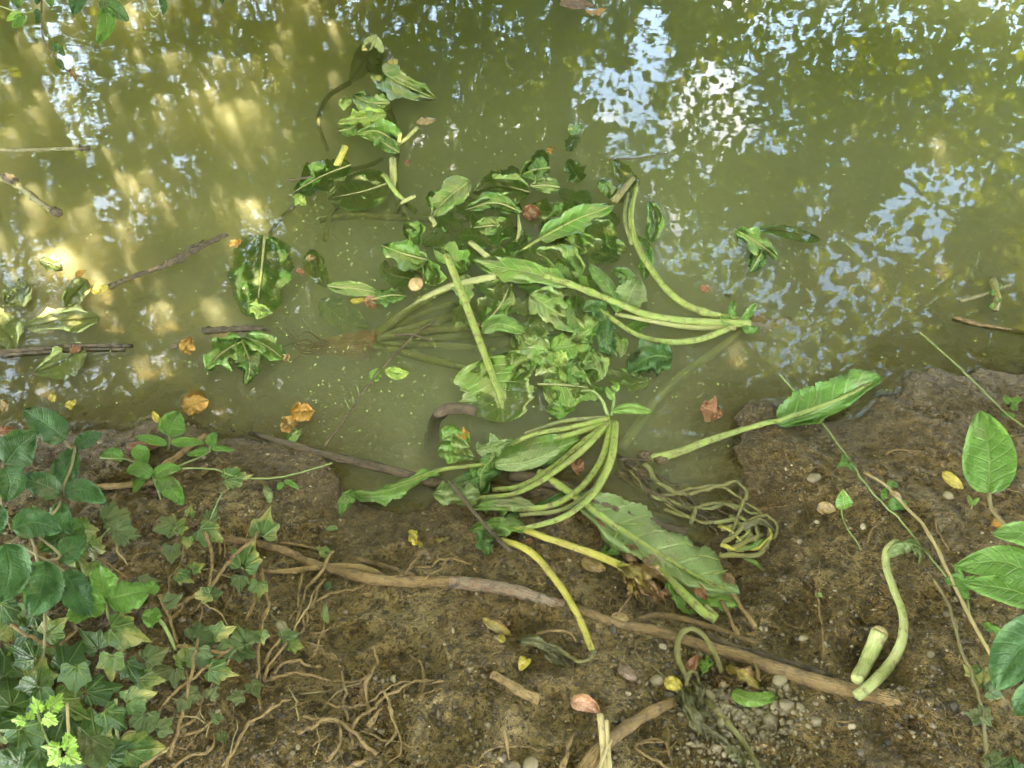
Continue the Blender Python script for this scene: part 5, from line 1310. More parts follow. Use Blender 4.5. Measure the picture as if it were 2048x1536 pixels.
p = plant('forked_dead_stem', 1210, 1480, 'split dead stem standing below the spotted pink leaf', 'stem')
tube([(1200, 1428, .02), (1205, 1470, .014), (1212, 1560, .004)], 7, 8, 'straw', .010, p, name='half', flat=.7, n=16)
tube([(1213, 1440, .02), (1216, 1490, .014), (1222, 1560, .004)], 4, 5, 'straw', .012, p, name='half', n=16)
rod('dead_twig', [(1222, 1480, .02), (1208, 1510, .016), (1196, 1545, .01)], 4, 3, 'pale twig crossing the split dead stem', mat='straw', h=.010)
rod('bark_strip', [(983, 1348, .003), (1010, 1362, .006), (1045, 1385, .004), (1078, 1400, .002)], 9, 12, 'flat strip of olive bark on the mud', 'bark', mat='root', h=.004, flat=.28, rough=.12, n=22, k=10)
rod('brown_stick', [(903, 966, .022), (935, 1008, .020), (972, 1052, .014), (1022, 1104, .004)], 4, 4.5, 'brown stick leaning on the pile of green leaves', 'stick', mat='stick', h=.018, rough=.1)

# cut stalk pieces
p = plant('cut_stalk_piece', 1740, 1310, 'short pale green stalk piece cut at both ends', 'stalk')
tube([(1760, 1264, .004), (1740, 1308, .006), (1714, 1360, .002)], 17, 15, 'cream', .012, p, name='shaft', groove=.05, k=12, n=14, flat=.75)
tube([(1762, 1260, .004), (1760, 1265, .004)], 13, 16, 'straw', .0125, p, name='cut_face', k=12, n=5, flat=.75)
p = plant('twisted_stalk', 1790, 1250, 'long twisted pale stalk ending in a limp grey green leaf', 'stalk')
tube([(1712, 1393, .004), (1735, 1375, .008), (1775, 1335, .008), (1803, 1285, .008), (1806, 1230, .010), (1788, 1180, .010), (1772, 1130, .010), (1775, 1100, .012), (1795, 1082, .012)], 11, 8, 'cream', .010, p, name='shaft', groove=.12, flat=.6, n=46)
blade([(1772, 1112, .012), (1795, 1090, .022), (1825, 1088, .018), (1850, 1102, .004)], 15, 9, 'pale', .012, (.85, .4), fold=-.5, ruf=.5, ser=.08, lob=.4, parent=p, name='limp_leaf')
blade([(1826, 1090, .016), (1842, 1108, .01), (1838, 1130, .002)], 9, 8, 'pale', .010, (.8, .5), fold=-.4, ruf=.8, lob=.6, parent=p, name='limp_leaf')

# ---- tree roots in the mud
GR = 'tree roots running through the mud'
p = plant('tree_root', 1100, 1200, 'long pale tree root snaking across the whole bank', 'root', GR)
tube([(400, 1072, -.004), (470, 1080), (560, 1098, .002), (620, 1125, .002), (700, 1148, .004), (760, 1160, .002), (835, 1165, -.004), (905, 1165, -.002)], 6, 13, 'bigroot', .004, p, name='upper_length', rough=.10, k=12, n=52)
tube([(900, 1165, -.002), (960, 1170, .003), (1030, 1182, .003), (1085, 1200, .0), (1125, 1212, -.008)], 14, 12, 'redroot', .004, p, name='bare_length', rough=.08, k=12, n=26)
tube([(1120, 1210, -.008), (1165, 1222, .0), (1230, 1246, .002), (1310, 1262, .003), (1400, 1290, .005), (1480, 1312, .005), (1560, 1340, .006), (1640, 1366, .006), (1705, 1382, .0), (1780, 1400, -.010), (1860, 1416, -.045)], 8, 19, 'bigroot', -.002, p, name='lower_length', rough=.10, k=12, n=70)
rod('tree_root', [(520, 1142), (580, 1142, .003), (640, 1134, .004), (710, 1134, .004), (760, 1152, .002)], 5, 10, 'root fork joining the long root from the ivy', 'root', GR, mat='root', h=.003, rough=.12)
rod('tree_root', [(690, 1112), (760, 1130, .002), (830, 1152)], 6, 7, 'flat silted root above the long root', 'root', GR, mat='bigroot', h=.0, rough=.1)
rod('tree_root', [(1150, 1560), (1210, 1488, .003), (1260, 1450, .006), (1310, 1420, .004), (1380, 1394, -.02)], 18, 13, 'stout root rising towards the rotting plant', 'root', GR, mat='bigroot', h=.004, rough=.12, k=14, n=36)
rod('tree_root', [(1272, 1242, -.002), (1310, 1230, .002), (1360, 1236, .002), (1430, 1256, .0), (1520, 1290, -.006)], 7, 8, 'short silted root just above the long root', 'root', GR, mat='bigroot', h=.001, rough=.1)
rod('tree_root', [(1380, 1262, -.004), (1460, 1292, .0), (1560, 1322, .0), (1660, 1352, -.006)], 10, 8, 'black wet root hugging the far side of the long root', 'root', GR, mat='darkroot', h=.002, rough=.12)
rod('tree_root', [(195, 975, .004), (250, 970, .008), (310, 962, .008), (330, 935, .006), (370, 900, .003), (410, 870)], 8, 6, 'crooked pale branch root under the young bramble leaves', 'root', GR, mat='root', h=.006, rough=.12, knots=3)
rod('tree_root', [(640, 1100), (600, 1090), (560, 1085)], 3, 3, 'stubby rootlet beside the ivy leaves', 'root', GR, mat='root', h=.002)
rod('twig_end', [(1440, 1160, .01), (1470, 1195, .008), (1492, 1225, .004), (1512, 1256)], 4, 5, 'rough twig pointing down from the orange brown leaf', 'twig', mat='root', h=.005, rough=.2)
rod('twig_end', [(1440, 1205, .004), (1462, 1240, .006), (1480, 1272, .002)], 4, 4, 'crooked hairy twig below the large leaf', 'twig', mat='root', h=.005, rough=.25, wig=4)
rod('twig_end', [(1502, 1318), (1514, 1330, .01), (1516, 1360, .004)], 4, 3.5, 'short bent twig standing in the gravel', 'twig', mat='root', h=.004, rough=.15)

# ---- bare ivy runners
GI = 'bare tan runners on the bank'
RUN = [
 ([(672, 1102, .02), (645, 1135, .02), (622, 1167, .018), (605, 1200, .01), (588, 1258)], 5, 4, 'straightest of the sloping runners beside the ivy fork'),
 ([(656, 1157, .016), (628, 1190, .014), (612, 1225, .008), (602, 1265)], 4, 3, 'runner just beside the straightest sloping one'),
 ([(722, 1177, .0), (672, 1181, .006), (632, 1203, .012), (612, 1235, .006), (605, 1260)], 4, 3, 'runner sweeping in from the long root'),
 ([(604, 1145, .01), (600, 1190, .012), (585, 1225, .006), (576, 1250)], 3.5, 3, 'upright runner closest to the pale leaf'),
 ([(525, 1363, .004), (560, 1348, .008), (610, 1346, .008), (655, 1358, .006), (700, 1362, .006), (745, 1352)], 5, 2.5, 'long level runner in the middle of the bare patch'),
 ([(545, 1348, .006), (572, 1325, .012), (600, 1322, .014), (618, 1330, .012), (642, 1330, .006)], 5, 4, 'humped stub above the long level runner'),
 ([(445, 1540, .006), (482, 1475, .016), (512, 1436, .02), (546, 1412, .018), (582, 1400, .010)], 6, 4, 'thick runner climbing from the bottom beside the ivy'),
 ([(752, 1290, .008), (758, 1322, .012), (738, 1350, .014), (736, 1390, .012), (732, 1425, .004)], 3.5, 5, 'wavy upright runner with a green tip'),
 ([(825, 1310, .008), (845, 1328, .012), (851, 1358, .010), (845, 1400)], 4, 4, 'hooked runner furthest along the bare mud'),
 ([(706, 1455, .004), (748, 1415, .014), (795, 1378, .016), (842, 1363, .010), (888, 1364)], 5.5, 2.5, 'longest slanting runner over the bare mud'),
 ([(650, 1408, .004), (690, 1413, .008), (730, 1408, .012), (768, 1381, .018), (808, 1364, .016), (865, 1358, .006)], 4, 2, 'arched runner crossing the longest one'),
 ([(770, 1381, .018), (782, 1425, .016), (796, 1468, .010), (800, 1504, .006), (768, 1524)], 4, 2, 'runner dropping to a green shoot'),
 ([(592, 1474), (622, 1452, .008), (655, 1443, .010), (690, 1452, .010), (720, 1476, .008), (748, 1506)], 6, 6, 'thick bowed runner low on the bank'),
 ([(603, 1434, .006), (655, 1436, .008), (705, 1448, .006)], 4, 3, 'rough runner lying above the thick bowed one'),
 ([(684, 1448, .012), (677, 1484, .008), (658, 1520)], 4.5, 4, 'stub hanging off the thick bowed runner'),
 ([(681, 1338, .014), (689, 1383, .010), (695, 1438, .004)], 3, 3.5, 'thin straight runner pointing up'),
 ([(720, 1440, .004), (706, 1462, .006), (709, 1495)], 4, 4, 'short stub next to the bowed runner'),
 ([(831, 1132), (870, 1127, .004), (905, 1116, .006), (938, 1127, .004), (955, 1145)], 2.6, 2.6, 'fine rootlet wandering above the bare root'),
 ([(845, 1172, .002), (868, 1146, .006), (910, 1110, .006)], 2.2, 1.6, 'straight fine rootlet crossing the wandering one'),
 ([(811, 1147), (820, 1127, .006), (838, 1116, .006), (831, 1104)], 2.0, 1.6, 'tiny hooked rootlet above the root joint'),
 ([(748, 1168, .003), (780, 1154, .006), (812, 1147, .002)], 2.6, 1.4, 'straw like splinter across the long root'),
 ([(1006, 1440, .006), (1010, 1485, .008), (1020, 1525)], 3, 4, 'upright dead runner at the bottom middle'),
 ([(950, 1525), (985, 1496, .006), (1030, 1490, .004), (1080, 1505)], 3.5, 2.5, 'dead runner crossing the upright one at the bottom'),
 ([(905, 1536), (950, 1532, .004), (990, 1530)], 4, 3, 'low pale runner at the bottom of the frame'),
 ([(1142, 1470, .004), (1134, 1510, .008), (1126, 1545)], 4, 6, 'upright pale runner beside the split dead stem'),
 ([(690, 1540, .004), (715, 1522, .006), (735, 1516, .004)], 5, 4, 'pale cut end poking up at the bottom'),
 ([(733, 1448, .002), (750, 1430, .010), (762, 1418, .012)], 5, 4, 'short fat stub beside the longest slanting runner'),
 ([(840, 1402), (852, 1385, .004), (875, 1375)], 1.6, 1.2, 'hair root below the hooked runner'),
 ([(722, 1460), (760, 1482, .004), (820, 1490, .004), (834, 1508)], 2.4, 1.6, 'purple brown runner with a peeled tip'),
 ([(775, 1493, .004), (783, 1478, .008), (790, 1462, .006)], 3, 2.5, 'little stub beside the runner with green shoot'),
 ([(616, 1322, .004), (640, 1275, .012), (652, 1245, .014)], 2.4, 2, 'slender stem holding a narrow green leaf'),
]
for pts, r0_, r1_, lab in RUN:
    rod('ivy_runner', pts, r0_, r1_, lab, 'runner', GI, mat='root', h=.0075, rough=.22, wig=5, k=8, knots=3)
solo('narrow_leaf', [(655, 1247, .014), (650, 1228, .016), (652, 1206, .012)], 7, 6, 'narrow green leaf held up on a slender stem', 'leaf', mat='ivyd' if False else 'pale', h=.006, n=16, m=3, ruf=.2, ser=.03)

# ---- pebbles and gravel
GP = 'pebbles on the bank'
for x_, y_, r_, lab, a_ in [(1312, 1363, 12, 'smooth egg shaped tan pebble touching the yellow leaf', 1.25), (1558, 1362, 12, 'grey brown oval pebble beside the long root', 1.3), (1446, 1371, 7, 'small round tan pebble above the larger gravel', 1.1), (1420, 1392, 9, 'flat grey pebble in the gravel hollow', 1.4), (1441, 1446, 9, 'upright pale pebble among the rotting leaves', 1.0), (1023, 1533, 16, 'black wet stone at the bottom of the frame', 1.3), (1060, 1532, 15, 'rough tan stone next to the black one', 1.2), (563, 1253, 11, 'tan pebble between the ivy and the sloping runners', 1.2), (1895, 993, 9, 'dull pebble below the bitten yellow leaf', 1.1), (1435, 1412, 6, 'dark little pebble beside the flat grey one', 1.2), (1463, 1415, 5, 'tiny white pebble among the gravel', 1.1), (1375, 1350, 6, 'whitish stone inside the dried stalk loop', 1.5), (1548, 1415, 7, 'rough clod like pebble under the green scrap', 1.2), (1326, 1294, 7, 'pale stone chip beside the long root', 1.3), (1015, 1248, 6, 'black seed beside the corrugated golden leaf', 1.0), (1277, 1363, 5, 'black berry at the tip of the mauve leaf', 1.0), (1627, 957, 10, 'half buried pebble high on the mud slope', 1.5), (1632, 1211, 4, 'white grit grain on the open slope', 1.0), (1860, 1310, 8, 'half buried pebble beside the straw stem', 1.3)]:
    bl = lab.startswith('black')
    lump('pebble' if 'seed' not in lab and 'berry' not in lab else ('seed' if 'seed' in lab else 'berry'), x_, y_, r_, lab, 'pebble' if 'seed' not in lab and 'berry' not in lab else 'seed', GP if not ('seed' in lab or 'berry' in lab) else None, asp=a_, rot=random.uniform(-1, 1), mat=MS['darkroot'] if bl else None)

_ico = None
def scatter_lumps(name, pts, sizes, mat, label):
    """many small clods as one object; pts are photo points"""
    t_ = (1 + 5 ** .5) / 2
    iv = np.array([(-1, t_, 0), (1, t_, 0), (-1, -t_, 0), (1, -t_, 0), (0, -1, t_), (0, 1, t_), (0, -1, -t_), (0, 1, -t_), (t_, 0, -1), (t_, 0, 1), (-t_, 0, -1), (-t_, 0, 1)]) / 1.902
    fi = np.array([(0, 11, 5), (0, 5, 1), (0, 1, 7), (0, 7, 10), (0, 10, 11), (1, 5, 9), (5, 11, 4), (11, 10, 2), (10, 7, 6), (7, 1, 8), (3, 9, 4), (3, 4, 2), (3, 2, 6), (3, 6, 8), (3, 8, 9), (4, 9, 5), (2, 4, 11), (6, 2, 10), (8, 6, 7), (9, 8, 1)])
    C = on([tuple(q) for q in pts])
    C[:, 2] = ground_h(C[:, 0], C[:, 1], True)
    n = len(C); s = np.asarray(sizes)
    V = iv[None] * (1 + 0.35 * RNG.normal(0, 1, (n, 12, 1)) * .6) * RNG.uniform(.6, 1.3, (n, 1, 3)) * s[:, None, None] + C[:, None]
    F = (fi[None] + (np.arange(n) * 12)[:, None, None]).reshape(-1, 3)
    o = mesh_obj(name, V.reshape(-1, 3), F, mat)
    return setp(o, label, None, None, 'stuff')
def land_points(n, fn):
    P = []
    while len(P) < n:
        x_, y_ = random.uniform(-60, 2108), random.uniform(800, 1590)
        if random.random() < fn(x_, y_): P.append((x_, y_))
    P = np.array(P); Q = unz(P, 0.12)
    return P[(shore_sd(Q[:, 0], Q[:, 1]) > 0.05)]
def cd(x_, y_):
    d = 0.18 + 0.75 * max(0, float(fbm(x_, y_, 230, 3, 401)) * 2.2)
    if 1230 < x_ < 1600 and 1150 < y_ < 1330: d += .5
    if x_ < 620 and y_ > 980: d += .45
    return d
P = land_points(12000, cd)
scatter_lumps('soil_crumbs', P, RNG.gamma(1.6, .0010, len(P)) + .0005, M_CRUMB, 'loose brown soil crumbs over the mud')
P = np.array([(random.gauss(1480, 75), random.gauss(1430, 60)) for _ in range(1500)]); P = P[(P[:, 0] > 1370) & (P[:, 1] > 1370) & (P[:, 0] < 1640) | (RNG.random(len(P)) < .12)]
scatter_lumps('gravel', P, RNG.gamma(3.0, .0009, len(P)) + .0008, M_STONE, 'fine gravel in the hollow under the rotting plant')

# litter of fine fibres and rootlets, one object
def fibres(name, spec, mat, label):
    VV, FF, UU, off = [], [], [], 0
    for pts, r in spec:
        c = at3(spline(np.array(pts), 7)); v, f = tube_simple(c, np.linspace(r, r * .4, 7), 4)
        VV.append(v); FF += [tuple(i + off for i in q) for q in f]; off += len(v)
    V = np.vstack(VV)
    o = mesh_obj(name, V, FF, mat, uv=np.column_stack([V[:, 0] * 10, V[:, 1] * 10]))
    return setp(o, label, None, None, 'stuff')
sp = []
for _ in range(1100):
    x_, y_ = random.uniform(-40, 2090), random.uniform(880, 1560)
    q = unz([(x_, y_)], .12)[0]
    if shore_sd(q[:1], q[1:2])[0] < .06 or random.random() > .35 + max(0, float(fbm(x_, y_, 200, 2, 77))): continue
    a_ = random.uniform(0, 6.28); L_ = random.uniform(12, 60); b_ = random.uniform(-.7, .7)
    sp.append(([(x_, y_, .002), (x_ + L_ * .5 * math.cos(a_), y_ + L_ * .5 * math.sin(a_), random.uniform(.001, .009)), (x_ + L_ * math.cos(a_ + b_), y_ + L_ * math.sin(a_ + b_), .001)], random.uniform(.0003, .0009)))
fibres('root_litter', sp[::2], MS['root'], 'fine pale rootlets littered over the mud')
fibres('dark_litter', sp[1::2], MS['fibre'], 'fine dark fibres littered over the mud')
# specks on the water: mostly glints painted in as pale flakes, some plant bits
sp = []
def speck_pts(n):
    P = []
    while len(P) < n:
        x_, y_ = random.uniform(-30, 2080), random.uniform(10, 900)
        d = .12 + .6 * max(0, float(fbm(x_, y_, 170, 3, 31))) + (.35 if 560 < x_ < 1420 and 300 < y_ < 820 else 0)
        if random.random() < d:
            q = unz([(x_, y_)])[0]
            if shore_sd(q[:1], q[1:2])[0] < -.01: P.append(q)
    return np.array(P)
P = speck_pts(2600)
P[:, 2] = .0012
v, f = leaf_cloud(P, .0052)
v[:, 2] = np.abs(v[:, 2] - .0012) * .35 + .0008
o = mesh_obj('glint_specks', v, f, ML['limeround'], smooth=False, uv=np.zeros((len(v), 2)))
setp(o, 'tiny pale flakes on the pool, mostly painted glints with some plant bits', None, None, 'stuff')
# ================================================================== bramble, ivy and vines at the edges
def leaf3(parent, mid, w, mat, h, **kw):
    k2 = dict(fold=.10, ruf=.14, ser=.10, n=26, m=4, prof=(.72, .62), name='leaf')
    k2.update(kw)
    return blade(mid, w * random.uniform(.92, 1.08), w * random.uniform(.92, 1.08), mat, h, parent=parent, **k2)

p = plant('bramble', 60, 1150, 'dark green bramble with large serrated leaves at the bank corner', 'bramble')
for mid, w, m_, h in [
    ([(131, 879), (92, 848), (46, 820)], 33, 'bramble', .10), ([(10, 928), (35, 895), (72, 866)], 40, 'bramble', .12), ([(150, 892), (176, 878), (205, 867)], 17, 'bramble', .08),
    ([(115, 968), (136, 930), (150, 892)], 28, 'bramble', .07), ([(8, 935), (20, 965), (12, 1002)], 36, 'bramble', .13), ([(122, 988), (80, 968), (36, 955)], 25, 'bramble', .10),
    ([(128, 985), (168, 980), (212, 1004)], 23, 'bramble', .09), ([(25, 1058), (70, 1045), (122, 1062)], 30, 'bramble', .12), ([(122, 1002), (122, 1035), (146, 1068)], 20, 'bramble', .08),
    ([(168, 1052), (125, 1070), (78, 1102)], 28, 'dark', .06), ([(112, 1118), (145, 1095), (172, 1068)], 24, 'bramble', .08), ([(10, 1088), (20, 1140), (2, 1204)], 44, 'bramble', .15),
    ([(92, 1122), (82, 1180), (62, 1232)], 41, 'bramble', .11), ([(128, 1142), (150, 1180), (180, 1232)], 34, 'bramble', .08), ([(2, 1010), (-10, 1040), (-12, 1080)], 24, 'bramble', .10)]:
    leaf3(p, mid, w, m_, h)
for pts in [[(130, 880), (140, 895), (148, 892)], [(112, 970), (122, 988), (128, 985)], [(122, 988), (112, 1020), (60, 1060), (20, 1085), (-40, 1120)], [(150, 895), (140, 940), (122, 985)], [(8, 930), (0, 990), (22, 1058)], [(92, 1122), (120, 1110), (60, 1060)], [(128, 1142), (100, 1125), (40, 1090)], [(60, 1060), (80, 1150), (90, 1260), (80, 1350, -.05)]]:
    tube(p3(pts, .0), 3, 2.5, 'redvine', .085, p, name='stem', k=6)

p = plant('young_bramble', 330, 960, 'fresh green bramble shoots with small leaflets on the mud', 'bramble')
for mid, w, h in [([(338, 872), (345, 848), (358, 823)], 28, .05), ([(335, 888), (305, 880), (268, 873)], 10, .045), ([(342, 886), (372, 884), (408, 886)], 10, .045), ([(420, 894), (424, 880), (432, 864)], 12, .04),
                  ([(418, 898), (398, 904), (372, 910)], 8, .04), ([(422, 897), (444, 897), (470, 902)], 6, .04), ([(307, 951), (334, 938), (364, 937)], 13, .05), ([(305, 950), (278, 938), (252, 944)], 17, .05),
                  ([(312, 960), (338, 972), (368, 1010)], 21, .045), ([(268, 918), (282, 905), (292, 930)], 16, .04), ([(246, 920), (226, 906), (200, 912)], 12, .04), ([(290, 955), (276, 965), (268, 985)], 10, .03),
                  ([(566, 965), (560, 972), (555, 980)], 7, .02), ([(568, 962), (582, 966), (598, 978)], 6, .02)]:
    leaf3(p, mid, w, 'brambley', h)
for pts in [[(338, 870), (337, 888), (336, 900, -.03)], [(420, 894), (421, 905, -.02), (400, 915, -.03), (350, 935)], [(252, 918), (300, 935), (306, 952), (315, 965)], [(362, 936), (430, 939), (470, 952), (540, 957, -.02), (600, 945, -.02), (664, 926, -.03)], [(200, 915), (252, 918)], [(305, 950), (312, 972), (322, 1000, -.04)]]:
    tube(pts, 2.2, 1.8, 'vine', .042, p, name='stem', k=6)
p = plant('speckled_leaf_shoot', 470, 1000, 'lobed green leaf with yellowed edges on a thin stem', 'plant')
ivy(472, 955, 27, 10, 'ivyv', .045, p, shape=_mapleout, tilt=0, sq=.8)
tube([(445, 985, .04), (432, 1010, .03), (415, 1050, .01)], 1.6, 1.6, 'vine', .0, p, name='stem', k=6)

p = plant('hazel_seedling', 210, 1220, 'low three lobed seedling with insect holes between bramble and ivy', 'plant')
for mid, w in [([(212, 1200), (205, 1165), (198, 1128)], 30), ([(214, 1200), (250, 1190), (300, 1180)], 32), ([(212, 1205), (175, 1215), (132, 1240)], 28), ([(285, 1230), (305, 1235), (315, 1215)], 18), ([(290, 1180), (305, 1175), (316, 1165)], 14)]:
    leaf3(p, mid, w, 'brambley', .075, lob=.25, ser=.08)
tube([(212, 1202, .06), (220, 1240, .05), (260, 1300, .0)], 3, 3, 'vine', .0, p, name='stem', k=6)
p = plant('cut_leaved_herb', 175, 1120, 'feathery light green herb leaves below the bramble', 'plant')
for cx, cy, s_, a_ in [(232, 1035, 30, 20), (170, 1060, 24, 0), (190, 1095, 22, -20), (160, 1120, 20, -50), (250, 1066, 26, -10), (185, 1140, 20, -80), (60, 1030, 20, 160), (120, 1030, 22, 60)]:
    ivy(cx, cy, s_, a_, 'ivyg' if s_ < 26 else 'ivyd', .04, p, shape=_mapleout)
tube([(225, 1050, .02), (200, 1080, .01), (180, 1140)], 1.8, 1.8, 'vine', .01, p, name='stem', k=6)

p = plant('pale_sprout', 75, 1440, 'lime green cut leaved sprout above the dark ivy', 'plant')
for cx, cy, s_, a_ in [(73, 1411, 17, 110), (112, 1405, 21, 55), (101, 1441, 17, -30), (38, 1441, 14, 175), (61, 1430, 11, 80)]:
    ivy(cx, cy, s_, a_, 'ivyg', .11, p, shape=_mapleout, sq=.75).data.materials[0] = ML['lime']
tube([(75, 1425, .10), (85, 1460, .08), (105, 1500, .06)], 2.5, 2, 'vine', .0, p, name='stem', k=6)
p = plant('pale_sprout', 130, 1500, 'lower lime green sprout beside the upright straw stub', 'plant')
for cx, cy, s_, a_ in [(103, 1496, 17, 170), (141, 1488, 18, 60), (146, 1517, 19, -25), (107, 1521, 16, -140), (135, 1475, 12, 90)]:
    ivy(cx, cy, s_, a_, 'ivyg', .10, p, shape=_mapleout, sq=.8).data.materials[0] = ML['lime']
tube([(120, 1500, .09), (118, 1540, .07)], 2.5, 2, 'vine', .0, p, name='stem', k=6)
rod('straw_stub', [(134, 1405, .09), (136, 1440, .08), (138, 1475, .07)], 3, 3, 'upright cut straw stub between the two lime sprouts', 'stem', mat='straw', h=.0)
rod('green_stem', [(232, 1398, .08), (230, 1430, .06), (236, 1480, .03)], 3.5, 3.5, 'thick green stem standing in the ivy', 'stem', mat='vine', h=.0)
rod('green_stem', [(308, 1225, .06), (330, 1255, .05), (352, 1300, .02)], 4, 3.5, 'slanting green stem beside the mottled ivy', 'stem', mat='vine', h=.0)

# ---- ivy: single plants, each with its leaves and stems
p = plant('ivy', 250, 1450, 'glossy dark ivy carpet covering the bank corner', 'ivy')
big = [(255, 1268, 43, -20, 'ivyv'), (79, 1348, 37, 80, 'ivyg'), (146, 1312, 40, 60, 'ivy'), (44, 1306, 34, 150, 'ivy'), (223, 1332, 30, -90, 'ivyg'), (264, 1344, 28, -60, 'ivy'), (278, 1396, 33, 20, 'ivyv'), (287, 1452, 34, -100, 'ivyd'),
       (290, 1499, 44, 5, 'ivyv'), (328, 1450, 24, 40, 'ivyd'), (188, 1452, 42, 100, 'ivyv'), (192, 1508, 46, -70, 'ivyd'), (59, 1487, 44, -60, 'ivy'), (9, 1517, 36, 160, 'ivy'), (18, 1379, 42, 100, 'ivy'), (59, 1402, 44, -120, 'ivy'),
       (141, 1417, 44, -30, 'ivyg'), (205, 1379, 38, 10, 'ivy'), (18, 1230, 32, -60, 'ivy'), (110, 1255, 30, 40, 'ivyg'), (150, 1360, 36, -90, 'ivy'), (100, 1290, 34, 200, 'ivyg'), (310, 1309, 28, 30, 'ivyd'), (240, 1500, 36, 30, 'ivy'),
       (20, 1440, 38, 200, 'ivy'), (120, 1455, 40, 250, 'ivy'), (230, 1440, 34, -40, 'ivy'), (80, 1530, 38, -90, 'ivy'), (150, 1536, 34, -60, 'ivy'), (-10, 1330, 36, 120, 'ivy'), (300, 1360, 28, 0, 'ivyg'), (180, 1280, 30, 130, 'ivy')]
for i, (cx, cy, s_, a_, m_) in enumerate(big):
    ivy(cx, cy, s_, a_, m_, .045 + (i % 7) * .006, p)
for _ in range(48):
    cx = random.uniform(-30, 330); cy = random.uniform(1225, 1550)
    if cx > 60 + (cy - 1225) * .95: continue
    ivy(cx, cy, random.uniform(20, 40), random.uniform(0, 360), random.choice(['ivy', 'ivy', 'ivyg', 'ivyg', 'ivyv']), random.uniform(.005, .035), p)
for pts in [[(305, 1436, .02), (352, 1382, .03), (393, 1350, .035), (434, 1315, .03)], [(337, 1514, .02), (363, 1438, .03), (381, 1350, .04), (398, 1279, .05)], [(352, 1461), (396, 1432, .008), (410, 1379, .01)], [(340, 1540), (381, 1511, .01), (416, 1502, .014), (437, 1467, .01)], [(280, 1536, .05), (310, 1514, .06), (340, 1494, .06)], [(20, 1250, .05), (60, 1275, .05), (130, 1300, .03)], [(120, 1290, .04), (150, 1260, .05), (140, 1230, .04)], [(350, 1470), (400, 1460, .006), (445, 1425, .01)]]:
    tube(pts, 3.6, 2.8, 'root', .006, p, name='stem', k=7, rough=.12, wig=3)

p = plant('ivy', 430, 1300, 'dusty grey green ivy strand draped over the bare soil', 'ivy')
for i, (cx, cy, s_, a_, m_) in enumerate([(369, 1312, 24, 90, 'ivyg'), (410, 1268, 34, 30, 'ivyd'), (442, 1344, 30, -10, 'ivyv'), (480, 1271, 28, 120, 'ivyd'), (451, 1300, 26, -160, 'ivyd'), (510, 1379, 20, -60, 'ivyd'), (401, 1317, 26, -80, 'ivyd'), (447, 1262, 24, 20, 'ivyv'),
        (488, 1305, 26, -20, 'ivyd'), (319, 1344, 26, 20, 'ivyd'), (350, 1355, 22, -90, 'ivyd'), (431, 1435, 14, 140, 'ivyd'), (445, 1476, 14, -70, 'ivyd'), (500, 1280, 22, -100, 'ivyd'), (380, 1390, 20, 200, 'ivyd'), (470, 1395, 18, 190, 'ivyd'), (525, 1275, 16, -80, 'ivyg'),
        (425, 1385, 16, 60, 'ivyd'), (365, 1410, 18, -120, 'ivyd'), (345, 1200, 20, 30, 'ivyd'), (300, 1165, 22, 10, 'ivyd')]):
    ivy(cx, cy, s_, a_, m_, .03 + (i % 4) * .006, p)
for pts in [[(522, 1136, .02), (536, 1209, .02), (521, 1263, .014), (514, 1351, .01), (524, 1420)], [(434, 1315, .02), (470, 1290, .02), (515, 1262, .01)], [(355, 1290, .02), (400, 1300, .03), (450, 1305, .03)]]:
    tube(pts, 4, 3, 'root', .006, p, name='stem', k=7, rough=.12, wig=2)

for q in range(46):
    x_, y_ = random.uniform(190, 640), random.uniform(1080, 1540)
    a_ = random.gauss(1.1, .7); L_ = random.uniform(35, 120); b_ = a_ + random.uniform(-.6, .6)
    tube([(x_, y_, .0), (x_ + L_ * .5 * math.cos(a_), y_ - L_ * .5 * math.sin(a_), random.uniform(.004, .022)), (x_ + L_ * .5 * (math.cos(a_) + math.cos(b_)), y_ - L_ * .5 * (math.sin(a_) + math.sin(b_)), random.uniform(.0, .015))], random.uniform(1.4, 2.6), random.uniform(.8, 1.6), random.choice(['root', 'root', 'straw', 'redvine']), .004, p, name='stem', k=6, rough=.15, wig=5)

p = plant('ivy', 500, 1120, 'ivy sprig with two cream mottled leaves over the forked root', 'ivy')
for cx, cy, s_, a_, m_, h in [(531, 1048, 33, 75, 'ivyv', .05), (495, 1110, 36, 70, 'ivyv', .05), (422, 1070, 30, -30, 'ivyv', .04), (331, 1055, 26, 200, 'ivyd', .03), (343, 1108, 22, -90, 'ivyd', .03), (375, 1086, 14, -90, 'ivyg', .02), (425, 1029, 17, 60, 'ivyd', .02),
        (369, 1155, 19, -30, 'ivyv', .03), (404, 1190, 20, 190, 'ivyv', .03), (431, 1187, 17, 10, 'ivyd', .03), (480, 1167, 20, -90, 'ivyd', .02), (516, 1181, 22, -100, 'ivyg', .03), (395, 1134, 15, 30, 'ivyg', .03), (360, 1050, 18, 60, 'ivyg', .03), (380, 1022, 12, 80, 'ivyg', .03), (645, 1102, 14, 150, 'ivyg', .02), (657, 1170, 10, 60, 'ivyd', .01), (580, 1272, 20, 20, 'ivyd', .03), (592, 1292, 17, -10, 'ivyg', .03)]:
    ivy(cx, cy, s_, a_, m_, h, p)
